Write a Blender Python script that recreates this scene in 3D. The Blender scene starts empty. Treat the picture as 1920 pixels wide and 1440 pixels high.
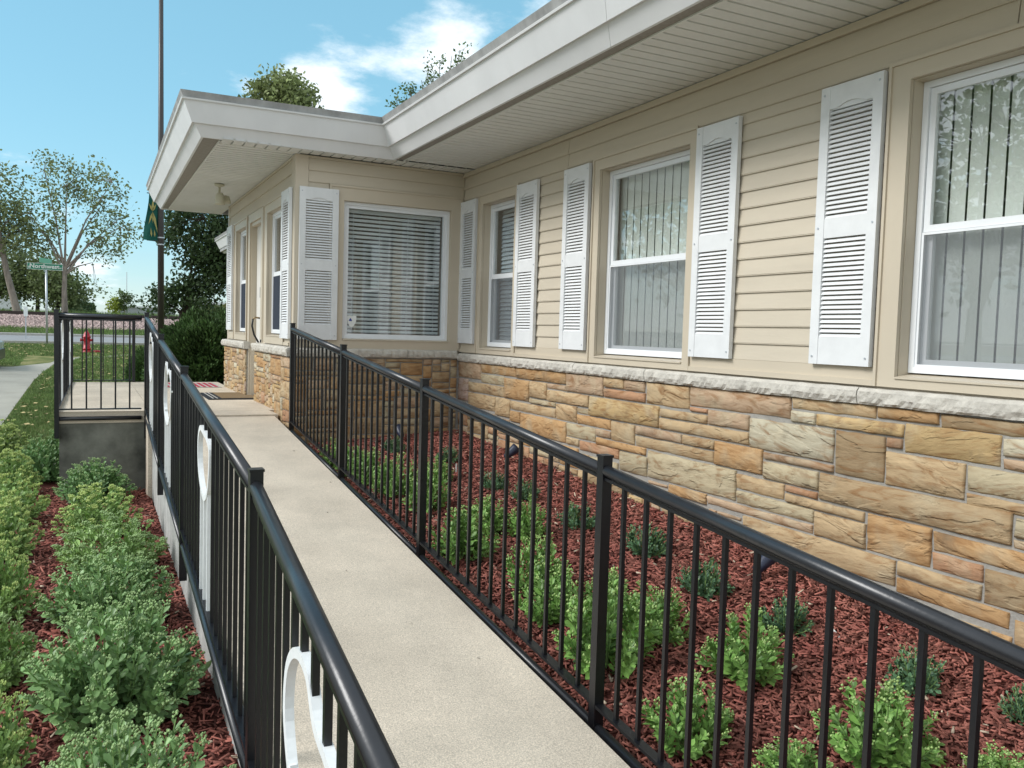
import bpy, math, random
import numpy as np
from mathutils import Vector, Matrix, noise

random.seed(7)
RNG = np.random.RandomState(11)
SC = bpy.context.scene
COL = SC.collection

# ------------------------------------------------------------------ camera
cam_d = bpy.data.cameras.new("camera"); cam = bpy.data.objects.new("camera", cam_d); COL.objects.link(cam)
R_ = Vector((0.89256827, -0.44994717, 0.02948607)); U_ = Vector((0.00050108, 0.06638175, 0.99779417))
F_ = Vector((0.450912, 0.89058464, -0.05947571))
M = Matrix(((R_.x, U_.x, -F_.x, 0), (R_.y, U_.y, -F_.y, 0), (R_.z, U_.z, -F_.z, 0), (0, 0, 0, 1)))
cam.matrix_world = M
cam_d.sensor_width = 36; cam_d.lens = 1584.71 / 1920 * 36
cam_d.clip_start = 0.05; cam_d.clip_end = 2000
SC.camera = cam

# ------------------------------------------------------------------ world, sun, exposure
SUN_EL, SUN_AZ = math.radians(39), math.radians(-78)      # azimuth from +Y towards +X
w = bpy.data.worlds.new("World"); SC.world = w; w.use_nodes = True
nt = w.node_tree; nt.nodes.clear(); N = nt.nodes; L = nt.links
def nn(t, **k):
    n = N.new(t)
    for a, b in k.items(): setattr(n, a, b)
    return n
out = nn('ShaderNodeOutputWorld')
sky = nn('ShaderNodeTexSky', sky_type='NISHITA', sun_disc=False)
sky.sun_elevation = SUN_EL; sky.sun_rotation = SUN_AZ; sky.air_density = 1.0; sky.dust_density = 0.15; sky.ozone_density = 1.5
bg1 = nn('ShaderNodeBackground'); bg1.inputs[1].default_value = 0.070
hs = nn('ShaderNodeHueSaturation'); hs.inputs['Hue'].default_value = 0.475; hs.inputs['Saturation'].default_value = 1.1; hs.inputs['Value'].default_value = 1.0
L.new(sky.outputs[0], hs.inputs['Color'])
pale = nn('ShaderNodeMix', data_type='RGBA'); pale.inputs['Factor'].default_value = 0.55   # thin high veil over the clear sky
L.new(hs.outputs[0], pale.inputs['A']); pale.inputs['B'].default_value = (1.75, 3.75, 4.85, 1); L.new(pale.outputs['Result'], bg1.inputs[0])
tc = nn('ShaderNodeTexCoord')
sep = nn('ShaderNodeSeparateXYZ'); L.new(tc.outputs['Generated'], sep.inputs[0])
zz = nn('ShaderNodeMath', operation='ADD'); L.new(sep.outputs[2], zz.inputs[0]); zz.inputs[1].default_value = 0.22
zm = nn('ShaderNodeMath', operation='MAXIMUM'); L.new(zz.outputs[0], zm.inputs[0]); zm.inputs[1].default_value = 0.05
dx = nn('ShaderNodeMath', operation='DIVIDE'); L.new(sep.outputs[0], dx.inputs[0]); L.new(zm.outputs[0], dx.inputs[1])
dy = nn('ShaderNodeMath', operation='DIVIDE'); L.new(sep.outputs[1], dy.inputs[0]); L.new(zm.outputs[0], dy.inputs[1])
cmb = nn('ShaderNodeCombineXYZ'); L.new(dx.outputs[0], cmb.inputs[0]); L.new(dy.outputs[0], cmb.inputs[1])
nz = nn('ShaderNodeTexNoise'); nz.inputs['Scale'].default_value = 2.6; nz.inputs['Detail'].default_value = 9; nz.inputs['Roughness'].default_value = 0.62
L.new(cmb.outputs[0], nz.inputs['Vector'])
# cloud banks by sky direction; wide unseen ones added to brighten under the eaves
blobs = None
for (bx, by, bz, rad, wt) in ((0.235, 0.93, 0.262, 0.075, 0.38), (0.35, 0.885, 0.295, 0.075, 0.34), (0.205, 0.94, 0.245, 0.05, 0.22), (0.45, 0.82, 0.34, 0.05, 0.22), (0.012, 0.963, 0.268, 0.012, 0.20), (0.042, 0.964, 0.262, 0.022, 0.22), (0.09, 0.963, 0.257, 0.022, 0.20), (0.14, 0.955, 0.258, 0.03, 0.20), (0.005, 0.999, 0.05, 0.05, 0.20), (-0.05, 0.988, 0.10, 0.06, 0.18), (-.95, .1, .25, .95, .34), (.8, -.2, .55, .8, .26), (-.2, -.95, .25, .9, .34), (0, 0, 1, .6, .22), (.1, .95, .3, .42, -.16)):
    v = Vector((bx, by, bz)).normalized()
    ds = nn('ShaderNodeVectorMath', operation='DISTANCE'); L.new(tc.outputs['Generated'], ds.inputs[0]); ds.inputs[1].default_value = v
    mr = nn('ShaderNodeMapRange', interpolation_type='SMOOTHSTEP'); L.new(ds.outputs['Value'], mr.inputs[0])
    mr.inputs[1].default_value = 0.0; mr.inputs[2].default_value = rad * 1.5; mr.inputs[3].default_value = wt; mr.inputs[4].default_value = 0
    if blobs is None: blobs = mr.outputs[0]
    else:
        a = nn('ShaderNodeMath', operation='ADD'); L.new(blobs, a.inputs[0]); L.new(mr.outputs[0], a.inputs[1]); blobs = a.outputs[0]
ad = nn('ShaderNodeMath', operation='ADD'); L.new(nz.outputs['Fac'], ad.inputs[0]); L.new(blobs, ad.inputs[1])
cm = nn('ShaderNodeMapRange', interpolation_type='SMOOTHSTEP'); L.new(ad.outputs[0], cm.inputs[0])
cm.inputs[1].default_value = 0.56; cm.inputs[2].default_value = 0.78; cm.inputs[3].default_value = 0; cm.inputs[4].default_value = 0.95
bg2 = nn('ShaderNodeBackground'); bg2.inputs[0].default_value = (0.88, 0.95, 1.0, 1); bg2.inputs[1].default_value = 0.50
mx = nn('ShaderNodeMixShader'); L.new(cm.outputs[0], mx.inputs[0]); L.new(bg1.outputs[0], mx.inputs[1]); L.new(bg2.outputs[0], mx.inputs[2])
L.new(mx.outputs[0], out.inputs[0])

sd = bpy.data.lights.new("sun", 'SUN'); so = bpy.data.objects.new("sun", sd); COL.objects.link(so)
sd.energy = 1.15; sd.angle = math.radians(22); sd.color = (1.0, 0.985, 0.96)
sv = Vector((math.sin(SUN_AZ) * math.cos(SUN_EL), math.cos(SUN_AZ) * math.cos(SUN_EL), math.sin(SUN_EL)))
so.rotation_euler = sv.to_track_quat('Z', 'Y').to_euler(); so.location = (-10, 5, 30)
SC.view_settings.view_transform = 'Standard'; SC.view_settings.look = 'None'
SC.view_settings.exposure = 1.36; SC.view_settings.gamma = 1; SC.view_settings.use_curve_mapping = False
SC.cycles.max_bounces = 6; SC.cycles.transparent_max_bounces = 12

# ------------------------------------------------------------------ materials
MATS = {}
def mat(name, col, rough=0.6, spec=0.5, metal=0.0, var=0.0, vscale=6.0, bump=0.0, bscale=60.0, stretch=(1, 1, 1), objcol=False, island=0.0, randval=0.0, col2=None, trans=0.0, speck=0.0, coat=0.0):
    if name in MATS: return MATS[name]
    m = bpy.data.materials.new(name); m.use_nodes = True; t = m.node_tree; n = t.nodes; l = t.links
    b = n['Principled BSDF']; b.inputs['Roughness'].default_value = rough; b.inputs['Metallic'].default_value = metal
    b.inputs['Specular IOR Level'].default_value = spec; b.inputs['Coat Weight'].default_value = coat
    b.inputs['Coat Roughness'].default_value = .15
    b.inputs['Base Color'].default_value = (*col, 1)
    src = None
    g = n.new('ShaderNodeNewGeometry'); mp = n.new('ShaderNodeMapping'); l.new(g.outputs['Position'], mp.inputs['Vector']); mp.inputs['Scale'].default_value = stretch
    if objcol:
        oi = n.new('ShaderNodeObjectInfo'); src = oi.outputs['Color']
    if var or col2 is not None or island or randval or speck:
        nzz = n.new('ShaderNodeTexNoise'); nzz.inputs['Scale'].default_value = vscale; nzz.inputs['Detail'].default_value = 6; nzz.inputs['Roughness'].default_value = .6
        l.new(mp.outputs[0], nzz.inputs['Vector'])
        if col2 is not None:
            mxx = n.new('ShaderNodeMix'); mxx.data_type = 'RGBA'
            rp = n.new('ShaderNodeMapRange'); rp.inputs[1].default_value = .38; rp.inputs[2].default_value = .62
            l.new(nzz.outputs['Fac'], rp.inputs[0]); l.new(rp.outputs[0], mxx.inputs['Factor'])
            if src: l.new(src, mxx.inputs['A'])
            else: mxx.inputs['A'].default_value = (*col, 1)
            mxx.inputs['B'].default_value = (*col2, 1); src = mxx.outputs['Result']
        h = n.new('ShaderNodeHueSaturation')
        if src: l.new(src, h.inputs['Color'])
        else: h.inputs['Color'].default_value = (*col, 1)
        val = n.new('ShaderNodeMapRange'); val.inputs[1].default_value = .3; val.inputs[2].default_value = .7
        val.inputs[3].default_value = 1 - var; val.inputs[4].default_value = 1 + var; l.new(nzz.outputs['Fac'], val.inputs[0])
        cur = val.outputs[0]
        if island:
            r = n.new('ShaderNodeMapRange'); r.inputs[3].default_value = 1 - island; r.inputs[4].default_value = 1 + island
            l.new(g.outputs['Random Per Island'], r.inputs[0])
            mu = n.new('ShaderNodeMath'); mu.operation = 'MULTIPLY'; l.new(cur, mu.inputs[0]); l.new(r.outputs[0], mu.inputs[1]); cur = mu.outputs[0]
        if randval:
            oi2 = n.new('ShaderNodeObjectInfo'); r = n.new('ShaderNodeMapRange'); r.inputs[3].default_value = 1 - randval; r.inputs[4].default_value = 1 + randval
            l.new(oi2.outputs['Random'], r.inputs[0])
            mu = n.new('ShaderNodeMath'); mu.operation = 'MULTIPLY'; l.new(cur, mu.inputs[0]); l.new(r.outputs[0], mu.inputs[1]); cur = mu.outputs[0]
        if speck:
            n2 = n.new('ShaderNodeTexNoise'); n2.inputs['Scale'].default_value = 190; n2.inputs['Detail'].default_value = 2; l.new(g.outputs['Position'], n2.inputs['Vector'])
            r = n.new('ShaderNodeMapRange'); r.inputs[1].default_value = .35; r.inputs[2].default_value = .65; r.inputs[3].default_value = 1 - speck; r.inputs[4].default_value = 1 + speck
            l.new(n2.outputs['Fac'], r.inputs[0])
            mu = n.new('ShaderNodeMath'); mu.operation = 'MULTIPLY'; l.new(cur, mu.inputs[0]); l.new(r.outputs[0], mu.inputs[1]); cur = mu.outputs[0]
        l.new(cur, h.inputs['Value']); src = h.outputs[0]
    if src: l.new(src, b.inputs['Base Color'])
    if bump:
        n3 = n.new('ShaderNodeTexNoise'); n3.inputs['Scale'].default_value = bscale; n3.inputs['Detail'].default_value = 8
        l.new(mp.outputs[0], n3.inputs['Vector'])
        bp = n.new('ShaderNodeBump'); bp.inputs['Strength'].default_value = 1.0; bp.inputs['Distance'].default_value = bump
        l.new(n3.outputs['Fac'], bp.inputs['Height']); l.new(bp.outputs[0], b.inputs['Normal'])
    if trans:
        tr = n.new('ShaderNodeBsdfTranslucent'); ms = n.new('ShaderNodeMixShader'); ms.inputs[0].default_value = trans
        if src: l.new(src, tr.inputs[0])
        else: tr.inputs[0].default_value = (*col, 1)
        l.new(b.outputs[0], ms.inputs[1]); l.new(tr.outputs[0], ms.inputs[2]); l.new(ms.outputs[0], n['Material Output'].inputs[0])
    MATS[name] = m; return m

m_siding = mat('siding_vinyl', (.55, .485, .385), .55, .35, var=.055, vscale=3, bump=.0006, bscale=30, stretch=(.4, .4, 3))
m_casing = mat('casing_metal', (.55, .48, .375), .45, .4, var=.03, vscale=2)
m_white = mat('white_shutter', (.72, .73, .735), .45, .4, var=.05, vscale=9)
m_vinyl = mat('window_vinyl', (.78, .80, .82), .35, .5, var=.02)
m_fascia = mat('fascia_metal', (.72, .725, .735), .5, .4, var=.07, vscale=1.6, stretch=(1, 1, .4))
m_soffit = mat('soffit_vinyl', (.75, .76, .735), .6, .3, var=.04, vscale=3)
m_cap = mat('roof_edge', (.33, .33, .325), .7, .3, var=.25, vscale=7, stretch=(1, 1, .4))
m_vent = mat('vent_strip', (.30, .28, .25), .7, .2, var=.15, vscale=30)
m_mortar = mat('mortar', (.31, .295, .27), .9, .2, var=.12, vscale=20, bump=.004, bscale=90)
m_ledge = mat('limestone', (.53, .50, .445), .85, .2, var=.16, vscale=14, bump=.010, bscale=34)
m_conc = mat('ramp_concrete', (.60, .52, .42), .9, .2, var=.15, vscale=1.7, bump=.0015, bscale=200, speck=.22)
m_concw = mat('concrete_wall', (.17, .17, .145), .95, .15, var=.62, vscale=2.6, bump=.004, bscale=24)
m_concs = mat('concrete_side', (.42, .42, .40), .9, .2, var=.25, vscale=7, bump=.004, bscale=30)
m_black = mat('black_paint', (.007, .0075, .010), .33, .5, var=.2, vscale=20, bump=.0004, bscale=120)
m_blackrail = mat('black_handrail', (.015, .016, .020), .32, .6, var=.2, vscale=12, bump=.0003, bscale=90)
m_scroll = mat('white_ironwork', (.78, .80, .80), .45, .4, var=.06, vscale=30)
m_mulchbase = mat('mulch_base', (.060, .018, .014), .95, .1, var=.5, vscale=60, bump=.02, bscale=50)
m_chip = mat('mulch_chip', (.32, .125, .095), .85, .2, var=.3, vscale=5, island=.72, col2=(.20, .066, .052))
m_chip2 = mat('pale_chip', (.50, .40, .30), .85, .2, var=.2, vscale=40, island=.4)
m_leaf = mat('sedum_leaf', (.150, .270, .09), .42, .4, objcol=True, var=.25, vscale=9, island=.42, trans=.12)
m_stem = mat('sedum_stem', (.22, .34, .12), .5, .3, var=.1)
m_bud = mat('sedum_bud', (.30, .42, .17), .6, .2, objcol=True, var=.12, vscale=30, island=.22, trans=.2)
m_grass = mat('lawn_soil', (.12, .165, .05), .95, .1, var=.35, vscale=2.2, bump=.02, bscale=60, col2=(.22, .20, .09))
m_blade = mat('grass_blade', (.145, .215, .07), .6, .2, var=.3, vscale=1.4, island=.35, trans=.3)
m_road = mat('asphalt', (.26, .265, .27), .9, .2, var=.06, vscale=1, bump=.003, bscale=60)
m_walk = mat('drive_concrete', (.36, .34, .29), .9, .2, var=.14, vscale=1.3, bump=.002, bscale=60, speck=.1)
m_kerb = mat('kerb_concrete', (.40, .39, .36), .9, .2, var=.1)
m_ballast = mat('ballast_stone', (.34, .26, .24), .9, .2, var=.3, vscale=4, island=.5)
m_ballastb = mat('ballast_bed', (.24, .18, .16), .95, .1, var=.5, vscale=9, bump=.08, bscale=9)
m_steel = mat('rusty_rail', (.05, .035, .03), .6, .5, metal=.3, var=.2)
m_bark = mat('bark', (.25, .215, .18), .9, .2, var=.35, vscale=8, bump=.02, bscale=20, stretch=(1, 1, .25))
m_barkd = mat('dark_bark', (.06, .048, .04), .9, .2, var=.3, vscale=8)
m_tleaf = mat('tree_leaf', (.10, .15, .05), .55, .3, objcol=True, var=.35, vscale=1.2, island=.4, trans=.3)
m_yew = mat('yew_needle', (.065, .12, .035), .6, .3, var=.4, vscale=3, island=.5, trans=.12)
m_pole = mat('bronze_pole', (.035, .030, .028), .4, .5, var=.1)
m_galv = mat('galvanized', (.52, .55, .58), .4, .5, metal=.6, var=.1)
m_signg = mat('sign_green', (.015, .22, .13), .4, .5)
m_signg2 = mat('sign_green_faded', (.16, .45, .30), .4, .5)
m_signw = mat('sign_white', (.8, .82, .8), .4, .5)
m_red = mat('hydrant_red', (.42, .018, .03), .4, .5, var=.15, vscale=20)
m_banner = mat('banner_green', (.010, .085, .065), .7, .2, var=.2, vscale=4)
m_gold = mat('banner_gold', (.32, .28, .10), .7, .2, var=.1)
m_blind = mat('blind_slat', (.72, .78, .82), .5, .4, var=.03)
m_vane = mat('vertical_vane', (.78, .80, .75), .6, .3, var=.06, vscale=3, stretch=(1, 1, .2), randval=.08)
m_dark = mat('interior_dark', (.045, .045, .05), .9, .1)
m_rubber = mat('mat_rubber', (.025, .028, .035), .9, .2, bump=.002, bscale=300)
m_coir = mat('mat_coir', (.24, .17, .10), .95, .1, var=.2, vscale=60, bump=.003, bscale=300)
m_matpink = mat('mat_red', (.42, .06, .09), .9, .1)
m_matgrey = mat('mat_grey', (.45, .43, .40), .9, .1)
m_cream = mat('fixture_cream', (.55, .52, .40), .5, .4)
m_navy = mat('spotlight_body', (.018, .024, .05), .4, .5)
m_lens = mat('spotlight_lens', (.35, .38, .38), .15, .6)
m_brass = mat('aged_brass', (.30, .22, .12), .35, .5, metal=.8)
m_door = mat('door_white', (.68, .66, .62), .5, .4)
m_blue = mat('decal_blue', (.02, .05, .30), .4, .4)
m_bgrey = mat('far_grey', (.30, .32, .34), .9, .1, var=.05)
m_bwhite = mat('far_white', (.62, .64, .66), .9, .1, var=.05)
m_paint = mat('car_white', (.62, .66, .70), .25, .5, coat=.6)
m_tire = mat('tyre', (.02, .02, .022), .8, .2)
m_glassd = mat('dark_glass', (.02, .025, .03), .08, .6)

def stone_mat():
    m = bpy.data.materials.new('sandstone'); m.use_nodes = True; t = m.node_tree; n = t.nodes; l = t.links
    b = n['Principled BSDF']; b.inputs['Roughness'].default_value = .88; b.inputs['Specular IOR Level'].default_value = .2
    oi = n.new('ShaderNodeObjectInfo'); g = n.new('ShaderNodeNewGeometry')
    rv = n.new('ShaderNodeVectorMath'); rv.operation = 'SCALE'; rv.inputs[0].default_value = (7, 5, 9); l.new(oi.outputs['Random'], rv.inputs['Scale'])
    ad = n.new('ShaderNodeVectorMath'); ad.operation = 'ADD'; l.new(g.outputs['Position'], ad.inputs[0]); l.new(rv.outputs[0], ad.inputs[1])
    # tilt of the bedding differs stone by stone
    rot = n.new('ShaderNodeMapping'); l.new(ad.outputs[0], rot.inputs['Vector'])
    rr = n.new('ShaderNodeMapRange'); rr.inputs[3].default_value = -.22; rr.inputs[4].default_value = .22; l.new(oi.outputs['Random'], rr.inputs[0])
    cr = n.new('ShaderNodeCombineXYZ'); l.new(rr.outputs[0], cr.inputs[0]); l.new(cr.outputs[0], rot.inputs['Rotation'])
    mp = n.new('ShaderNodeMapping'); mp.inputs['Scale'].default_value = (3.2, 3.2, 13); l.new(rot.outputs[0], mp.inputs['Vector'])
    n1 = n.new('ShaderNodeTexNoise'); n1.inputs['Scale'].default_value = 1.3; n1.inputs['Detail'].default_value = 7; n1.inputs['Roughness'].default_value = .62; n1.inputs['Distortion'].default_value = 1.6; l.new(mp.outputs[0], n1.inputs['Vector'])
    n2 = n.new('ShaderNodeTexNoise'); n2.inputs['Scale'].default_value = 6; n2.inputs['Detail'].default_value = 5; l.new(ad.outputs[0], n2.inputs['Vector'])
    def mr(src, a, bb, c, d):
        r = n.new('ShaderNodeMapRange'); r.inputs[1].default_value = a; r.inputs[2].default_value = bb; r.inputs[3].default_value = c; r.inputs[4].default_value = d; l.new(src, r.inputs[0]); return r.outputs[0]
    # rust bands and pale bands over the stone's own colour
    m1 = n.new('ShaderNodeMix'); m1.data_type = 'RGBA'; l.new(mr(n1.outputs['Fac'], .50, .66, 0, .65), m1.inputs['Factor']); l.new(oi.outputs['Color'], m1.inputs['A']); m1.inputs['B'].default_value = (.30, .145, .055, 1)
    m2 = n.new('ShaderNodeMix'); m2.data_type = 'RGBA'; l.new(mr(n2.outputs['Fac'], .50, .70, 0, .55), m2.inputs['Factor']); l.new(m1.outputs['Result'], m2.inputs['A']); m2.inputs['B'].default_value = (.45, .38, .26, 1)
    h = n.new('ShaderNodeHueSaturation'); l.new(m2.outputs['Result'], h.inputs['Color']); l.new(mr(n1.outputs['Fac'], .25, .75, 1.22, .80), h.inputs['Value'])
    n5 = n.new('ShaderNodeTexNoise'); n5.inputs['Scale'].default_value = 3.1; n5.inputs['Detail'].default_value = 6; n5.inputs['Roughness'].default_value = .7; l.new(ad.outputs[0], n5.inputs['Vector'])
    m3 = n.new('ShaderNodeMix'); m3.data_type = 'RGBA'; l.new(mr(n5.outputs['Fac'], .56, .72, 0, .6), m3.inputs['Factor']); l.new(h.outputs[0], m3.inputs['A']); m3.inputs['B'].default_value = (.14, .10, .065, 1)
    l.new(m3.outputs['Result'], b.inputs['Base Color'])
    mp2 = n.new('ShaderNodeMapping'); mp2.inputs['Scale'].default_value = (10, 10, 34); l.new(rot.outputs[0], mp2.inputs['Vector'])
    n3 = n.new('ShaderNodeTexNoise'); n3.inputs['Scale'].default_value = 1; n3.inputs['Detail'].default_value = 8; n3.inputs['Roughness'].default_value = .6; l.new(mp2.outputs[0], n3.inputs['Vector'])
    mp4 = n.new('ShaderNodeMapping'); mp4.inputs['Scale'].default_value = (2.6, 2.6, 9); l.new(rot.outputs[0], mp4.inputs['Vector'])
    n6 = n.new('ShaderNodeTexNoise'); n6.inputs['Scale'].default_value = 1; n6.inputs['Detail'].default_value = 5; n6.inputs['Distortion'].default_value = .35; l.new(mp4.outputs[0], n6.inputs['Vector'])
    st = mr(n6.outputs['Fac'], .50, .54, 0, 1); bq = n.new('ShaderNodeBump'); bq.inputs['Distance'].default_value = .005; bq.inputs['Strength'].default_value = 1.0; l.new(st, bq.inputs['Height'])
    bp = n.new('ShaderNodeBump'); l.new(bq.outputs[0], bp.inputs['Normal']); bp.inputs['Distance'].default_value = .008; bp.inputs['Strength'].default_value = .9; l.new(n3.outputs['Fac'], bp.inputs['Height']); l.new(bp.outputs[0], b.inputs['Normal'])
    return m
m_stone = stone_mat()
STONE_COL = {'t': (.40, .29, .170), 'o': (.38, .235, .115), 'p': (.40, .285, .19), 'g': (.37, .31, .205), 'm': (.33, .245, .205), 'y': (.41, .29, .145), 'r': (.36, .205, .12), 'l': (.45, .405, .30), 'b': (.30, .215, .125)}

def glass_mat(name, refl=1.0, tint=(1, 1, 1), extra=0.0):
    m = bpy.data.materials.new(name); m.use_nodes = True; t = m.node_tree; n = t.nodes; l = t.links; n.remove(n['Principled BSDF'])
    tr = n.new('ShaderNodeBsdfTransparent'); tr.inputs[0].default_value = (*tint, 1); gl = n.new('ShaderNodeBsdfGlossy'); gl.inputs['Roughness'].default_value = .003
    fr = n.new('ShaderNodeLayerWeight'); fr.inputs[0].default_value = .5
    pw = n.new('ShaderNodeMath'); pw.operation = 'POWER'; pw.inputs[1].default_value = 4.0; l.new(fr.outputs['Facing'], pw.inputs[0])
    mu = n.new('ShaderNodeMath'); mu.operation = 'MULTIPLY_ADD'; mu.inputs[1].default_value = refl; mu.inputs[2].default_value = extra; mu.use_clamp = True; l.new(pw.outputs[0], mu.inputs[0])
    ms = n.new('ShaderNodeMixShader'); l.new(mu.outputs[0], ms.inputs[0]); l.new(tr.outputs[0], ms.inputs[1]); l.new(gl.outputs[0], ms.inputs[2]); l.new(ms.outputs[0], n['Material Output'].inputs[0])
    return m
m_glass = glass_mat('window_glass', .9, (.97, .985, .98), .12)
def screen_mat(name, col, fac):
    m = bpy.data.materials.new(name); m.use_nodes = True; t = m.node_tree; n = t.nodes; l = t.links; n.remove(n['Principled BSDF'])
    tr = n.new('ShaderNodeBsdfTransparent'); d = n.new('ShaderNodeBsdfDiffuse'); d.inputs[0].default_value = (*col, 1)
    ms = n.new('ShaderNodeMixShader'); ms.inputs[0].default_value = fac; l.new(tr.outputs[0], ms.inputs[1]); l.new(d.outputs[0], ms.inputs[2]); l.new(ms.outputs[0], n['Material Output'].inputs[0])
    return m
m_screen = screen_mat('insect_screen', (.22, .235, .25), .42)
m_screend = screen_mat('dense_screen', (.055, .065, .085), .88)

# ------------------------------------------------------------------ mesh helpers
WPOS = {}
def tag(o, label=None, cat=None, group=None, kind=None):
    if label: o['label'] = label
    if cat: o['category'] = cat
    if group: o['group'] = group
    if kind: o['kind'] = kind
    return o
def thing(name, label, cat, loc=(0, 0, 0), group=None, rz=0):
    o = bpy.data.objects.new(name, None); COL.objects.link(o); o.location = loc; o.rotation_euler = (0, 0, rz); o.empty_display_size = .1
    WPOS[o.name] = Vector(loc); return tag(o, label, cat, group)
def put(name, me, m, parent=None, origin=(0, 0, 0), color=None):
    o = bpy.data.objects.new(name, me); COL.objects.link(o)
    if m is not None and not me.materials: me.materials.append(m)
    org = Vector(origin); WPOS[o.name] = org
    if parent is not None: o.parent = parent; o.location = org - WPOS[parent.name]
    else: o.location = org
    if color: o.color = (*color, 1)
    return o
class MB:
    def __init__(s): s.v = []; s.f = []
    def add(s, vs, fs):
        b = len(s.v); s.v += [tuple(map(float, x)) for x in vs]; s.f += [tuple(i + b for i in f) for f in fs]; return s
    def box(s, a, b):
        x0, y0, z0 = [min(p, q) for p, q in zip(a, b)]; x1, y1, z1 = [max(p, q) for p, q in zip(a, b)]
        return s.add([(x0, y0, z0), (x1, y0, z0), (x1, y1, z0), (x0, y1, z0), (x0, y0, z1), (x1, y0, z1), (x1, y1, z1), (x0, y1, z1)],
                     [(0, 3, 2, 1), (4, 5, 6, 7), (0, 1, 5, 4), (1, 2, 6, 5), (2, 3, 7, 6), (3, 0, 4, 7)])
    def hexa(s, p): # 8 points like box order
        return s.add(p, [(0, 3, 2, 1), (4, 5, 6, 7), (0, 1, 5, 4), (1, 2, 6, 5), (2, 3, 7, 6), (3, 0, 4, 7)])
    def bar(s, a, b, w, h=None, up=(0, 0, 1)):
        h = h or w; a = Vector(a); b = Vector(b); d = (b - a).normalized(); upv = Vector(up)
        if abs(d.dot(upv)) > .98: upv = Vector((0, 1, 0))
        r = d.cross(upv).normalized() * w / 2; u = r.cross(d).normalized() * h / 2
        return s.hexa([a - r - u, a + r - u, b + r - u, b - r - u, a - r + u, a + r + u, b + r + u, b - r + u])
    def tube(s, pts, rad, n=10, cap=True):
        pts = [Vector(p) for p in pts]; rs = rad if isinstance(rad, (list, tuple)) else [rad] * len(pts); base = len(s.v); ref = Vector((0, 0, 1))
        for i, p in enumerate(pts):
            d = (pts[min(i + 1, len(pts) - 1)] - pts[max(i - 1, 0)]).normalized()
            if abs(d.dot(ref)) > .95: ref = Vector((1, 0, 0))
            r = d.cross(ref).normalized(); u = r.cross(d).normalized()
            for k in range(n):
                a = 2 * math.pi * k / n; q = p + (r * math.cos(a) + u * math.sin(a)) * rs[i]; s.v.append(tuple(q))
        for i in range(len(pts) - 1):
            for k in range(n):
                a = base + i * n + k; b = base + i * n + (k + 1) % n; s.f.append((a, b, b + n, a + n))
        if cap:
            s.f.append(tuple(base + k for k in range(n))[::-1]); s.f.append(tuple(base + (len(pts) - 1) * n + k for k in range(n)))
        return s
    def lathe(s, prof, c=(0, 0, 0), n=16):
        base = len(s.v); c = Vector(c)
        for r, z in prof:
            for k in range(n):
                a = 2 * math.pi * k / n; s.v.append((c.x + r * math.cos(a), c.y + r * math.sin(a), c.z + z))
        for i in range(len(prof) - 1):
            for k in range(n):
                a = base + i * n + k; b = base + i * n + (k + 1) % n; s.f.append((a, b, b + n, a + n))
        return s
    def build(s, name, m, parent=None, smooth=False, color=None, origin=None):
        vs = np.array(s.v, dtype=float)
        c = (vs.min(0) + vs.max(0)) / 2 if origin is None else np.array(origin, float)
        me = bpy.data.meshes.new(name); me.from_pydata((vs - c).tolist(), [], s.f); me.validate(); me.update()
        if smooth: me.polygons.foreach_set('use_smooth', [True] * len(me.polygons))
        return put(name, me, m, parent, tuple(c), color)
def npmesh(name, V, F, smooth=False):
    """V (n,3), F (m,k) uniform faces"""
    me = bpy.data.meshes.new(name); n, k = F.shape
    me.vertices.add(len(V)); me.vertices.foreach_set('co', V.astype(np.float32).ravel())
    me.loops.add(n * k); me.loops.foreach_set('vertex_index', F.astype(np.int32).ravel())
    me.polygons.add(n); me.polygons.foreach_set('loop_start', np.arange(0, n * k, k, dtype=np.int32)); me.polygons.foreach_set('loop_total', np.full(n, k, dtype=np.int32))
    if smooth: me.polygons.foreach_set('use_smooth', np.ones(n, dtype=bool))
    me.update(calc_edges=True); return me
class Fr:   # a wall frame: u along the wall, v up, n out of the wall
    def __init__(s, o, u, n): s.o = Vector(o); s.u = Vector(u); s.n = Vector(n)
    def p(s, u, v, n=0): return s.o + s.u * u + Vector((0, 0, v)) + s.n * n
    def box(s, mb, u0, u1, v0, v1, n0, n1):
        return mb.hexa([s.p(u0, v0, n0), s.p(u1, v0, n0), s.p(u1, v0, n1), s.p(u0, v0, n1), s.p(u0, v1, n0), s.p(u1, v1, n0), s.p(u1, v1, n1), s.p(u0, v1, n1)])
FM = Fr((3.5, 0, 0), (0, 1, 0), (-1, 0, 0))
FW = Fr((0, 8.12, 0), (1, 0, 0), (0, -1, 0))
FL = Fr((1.78, 0, 0), (0, 1, 0), (-1, 0, 0))
SOF = 1.628
FLS = Fr((1.745, 0, 0), (0, 1, 0), (-1, 0, 0))

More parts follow.
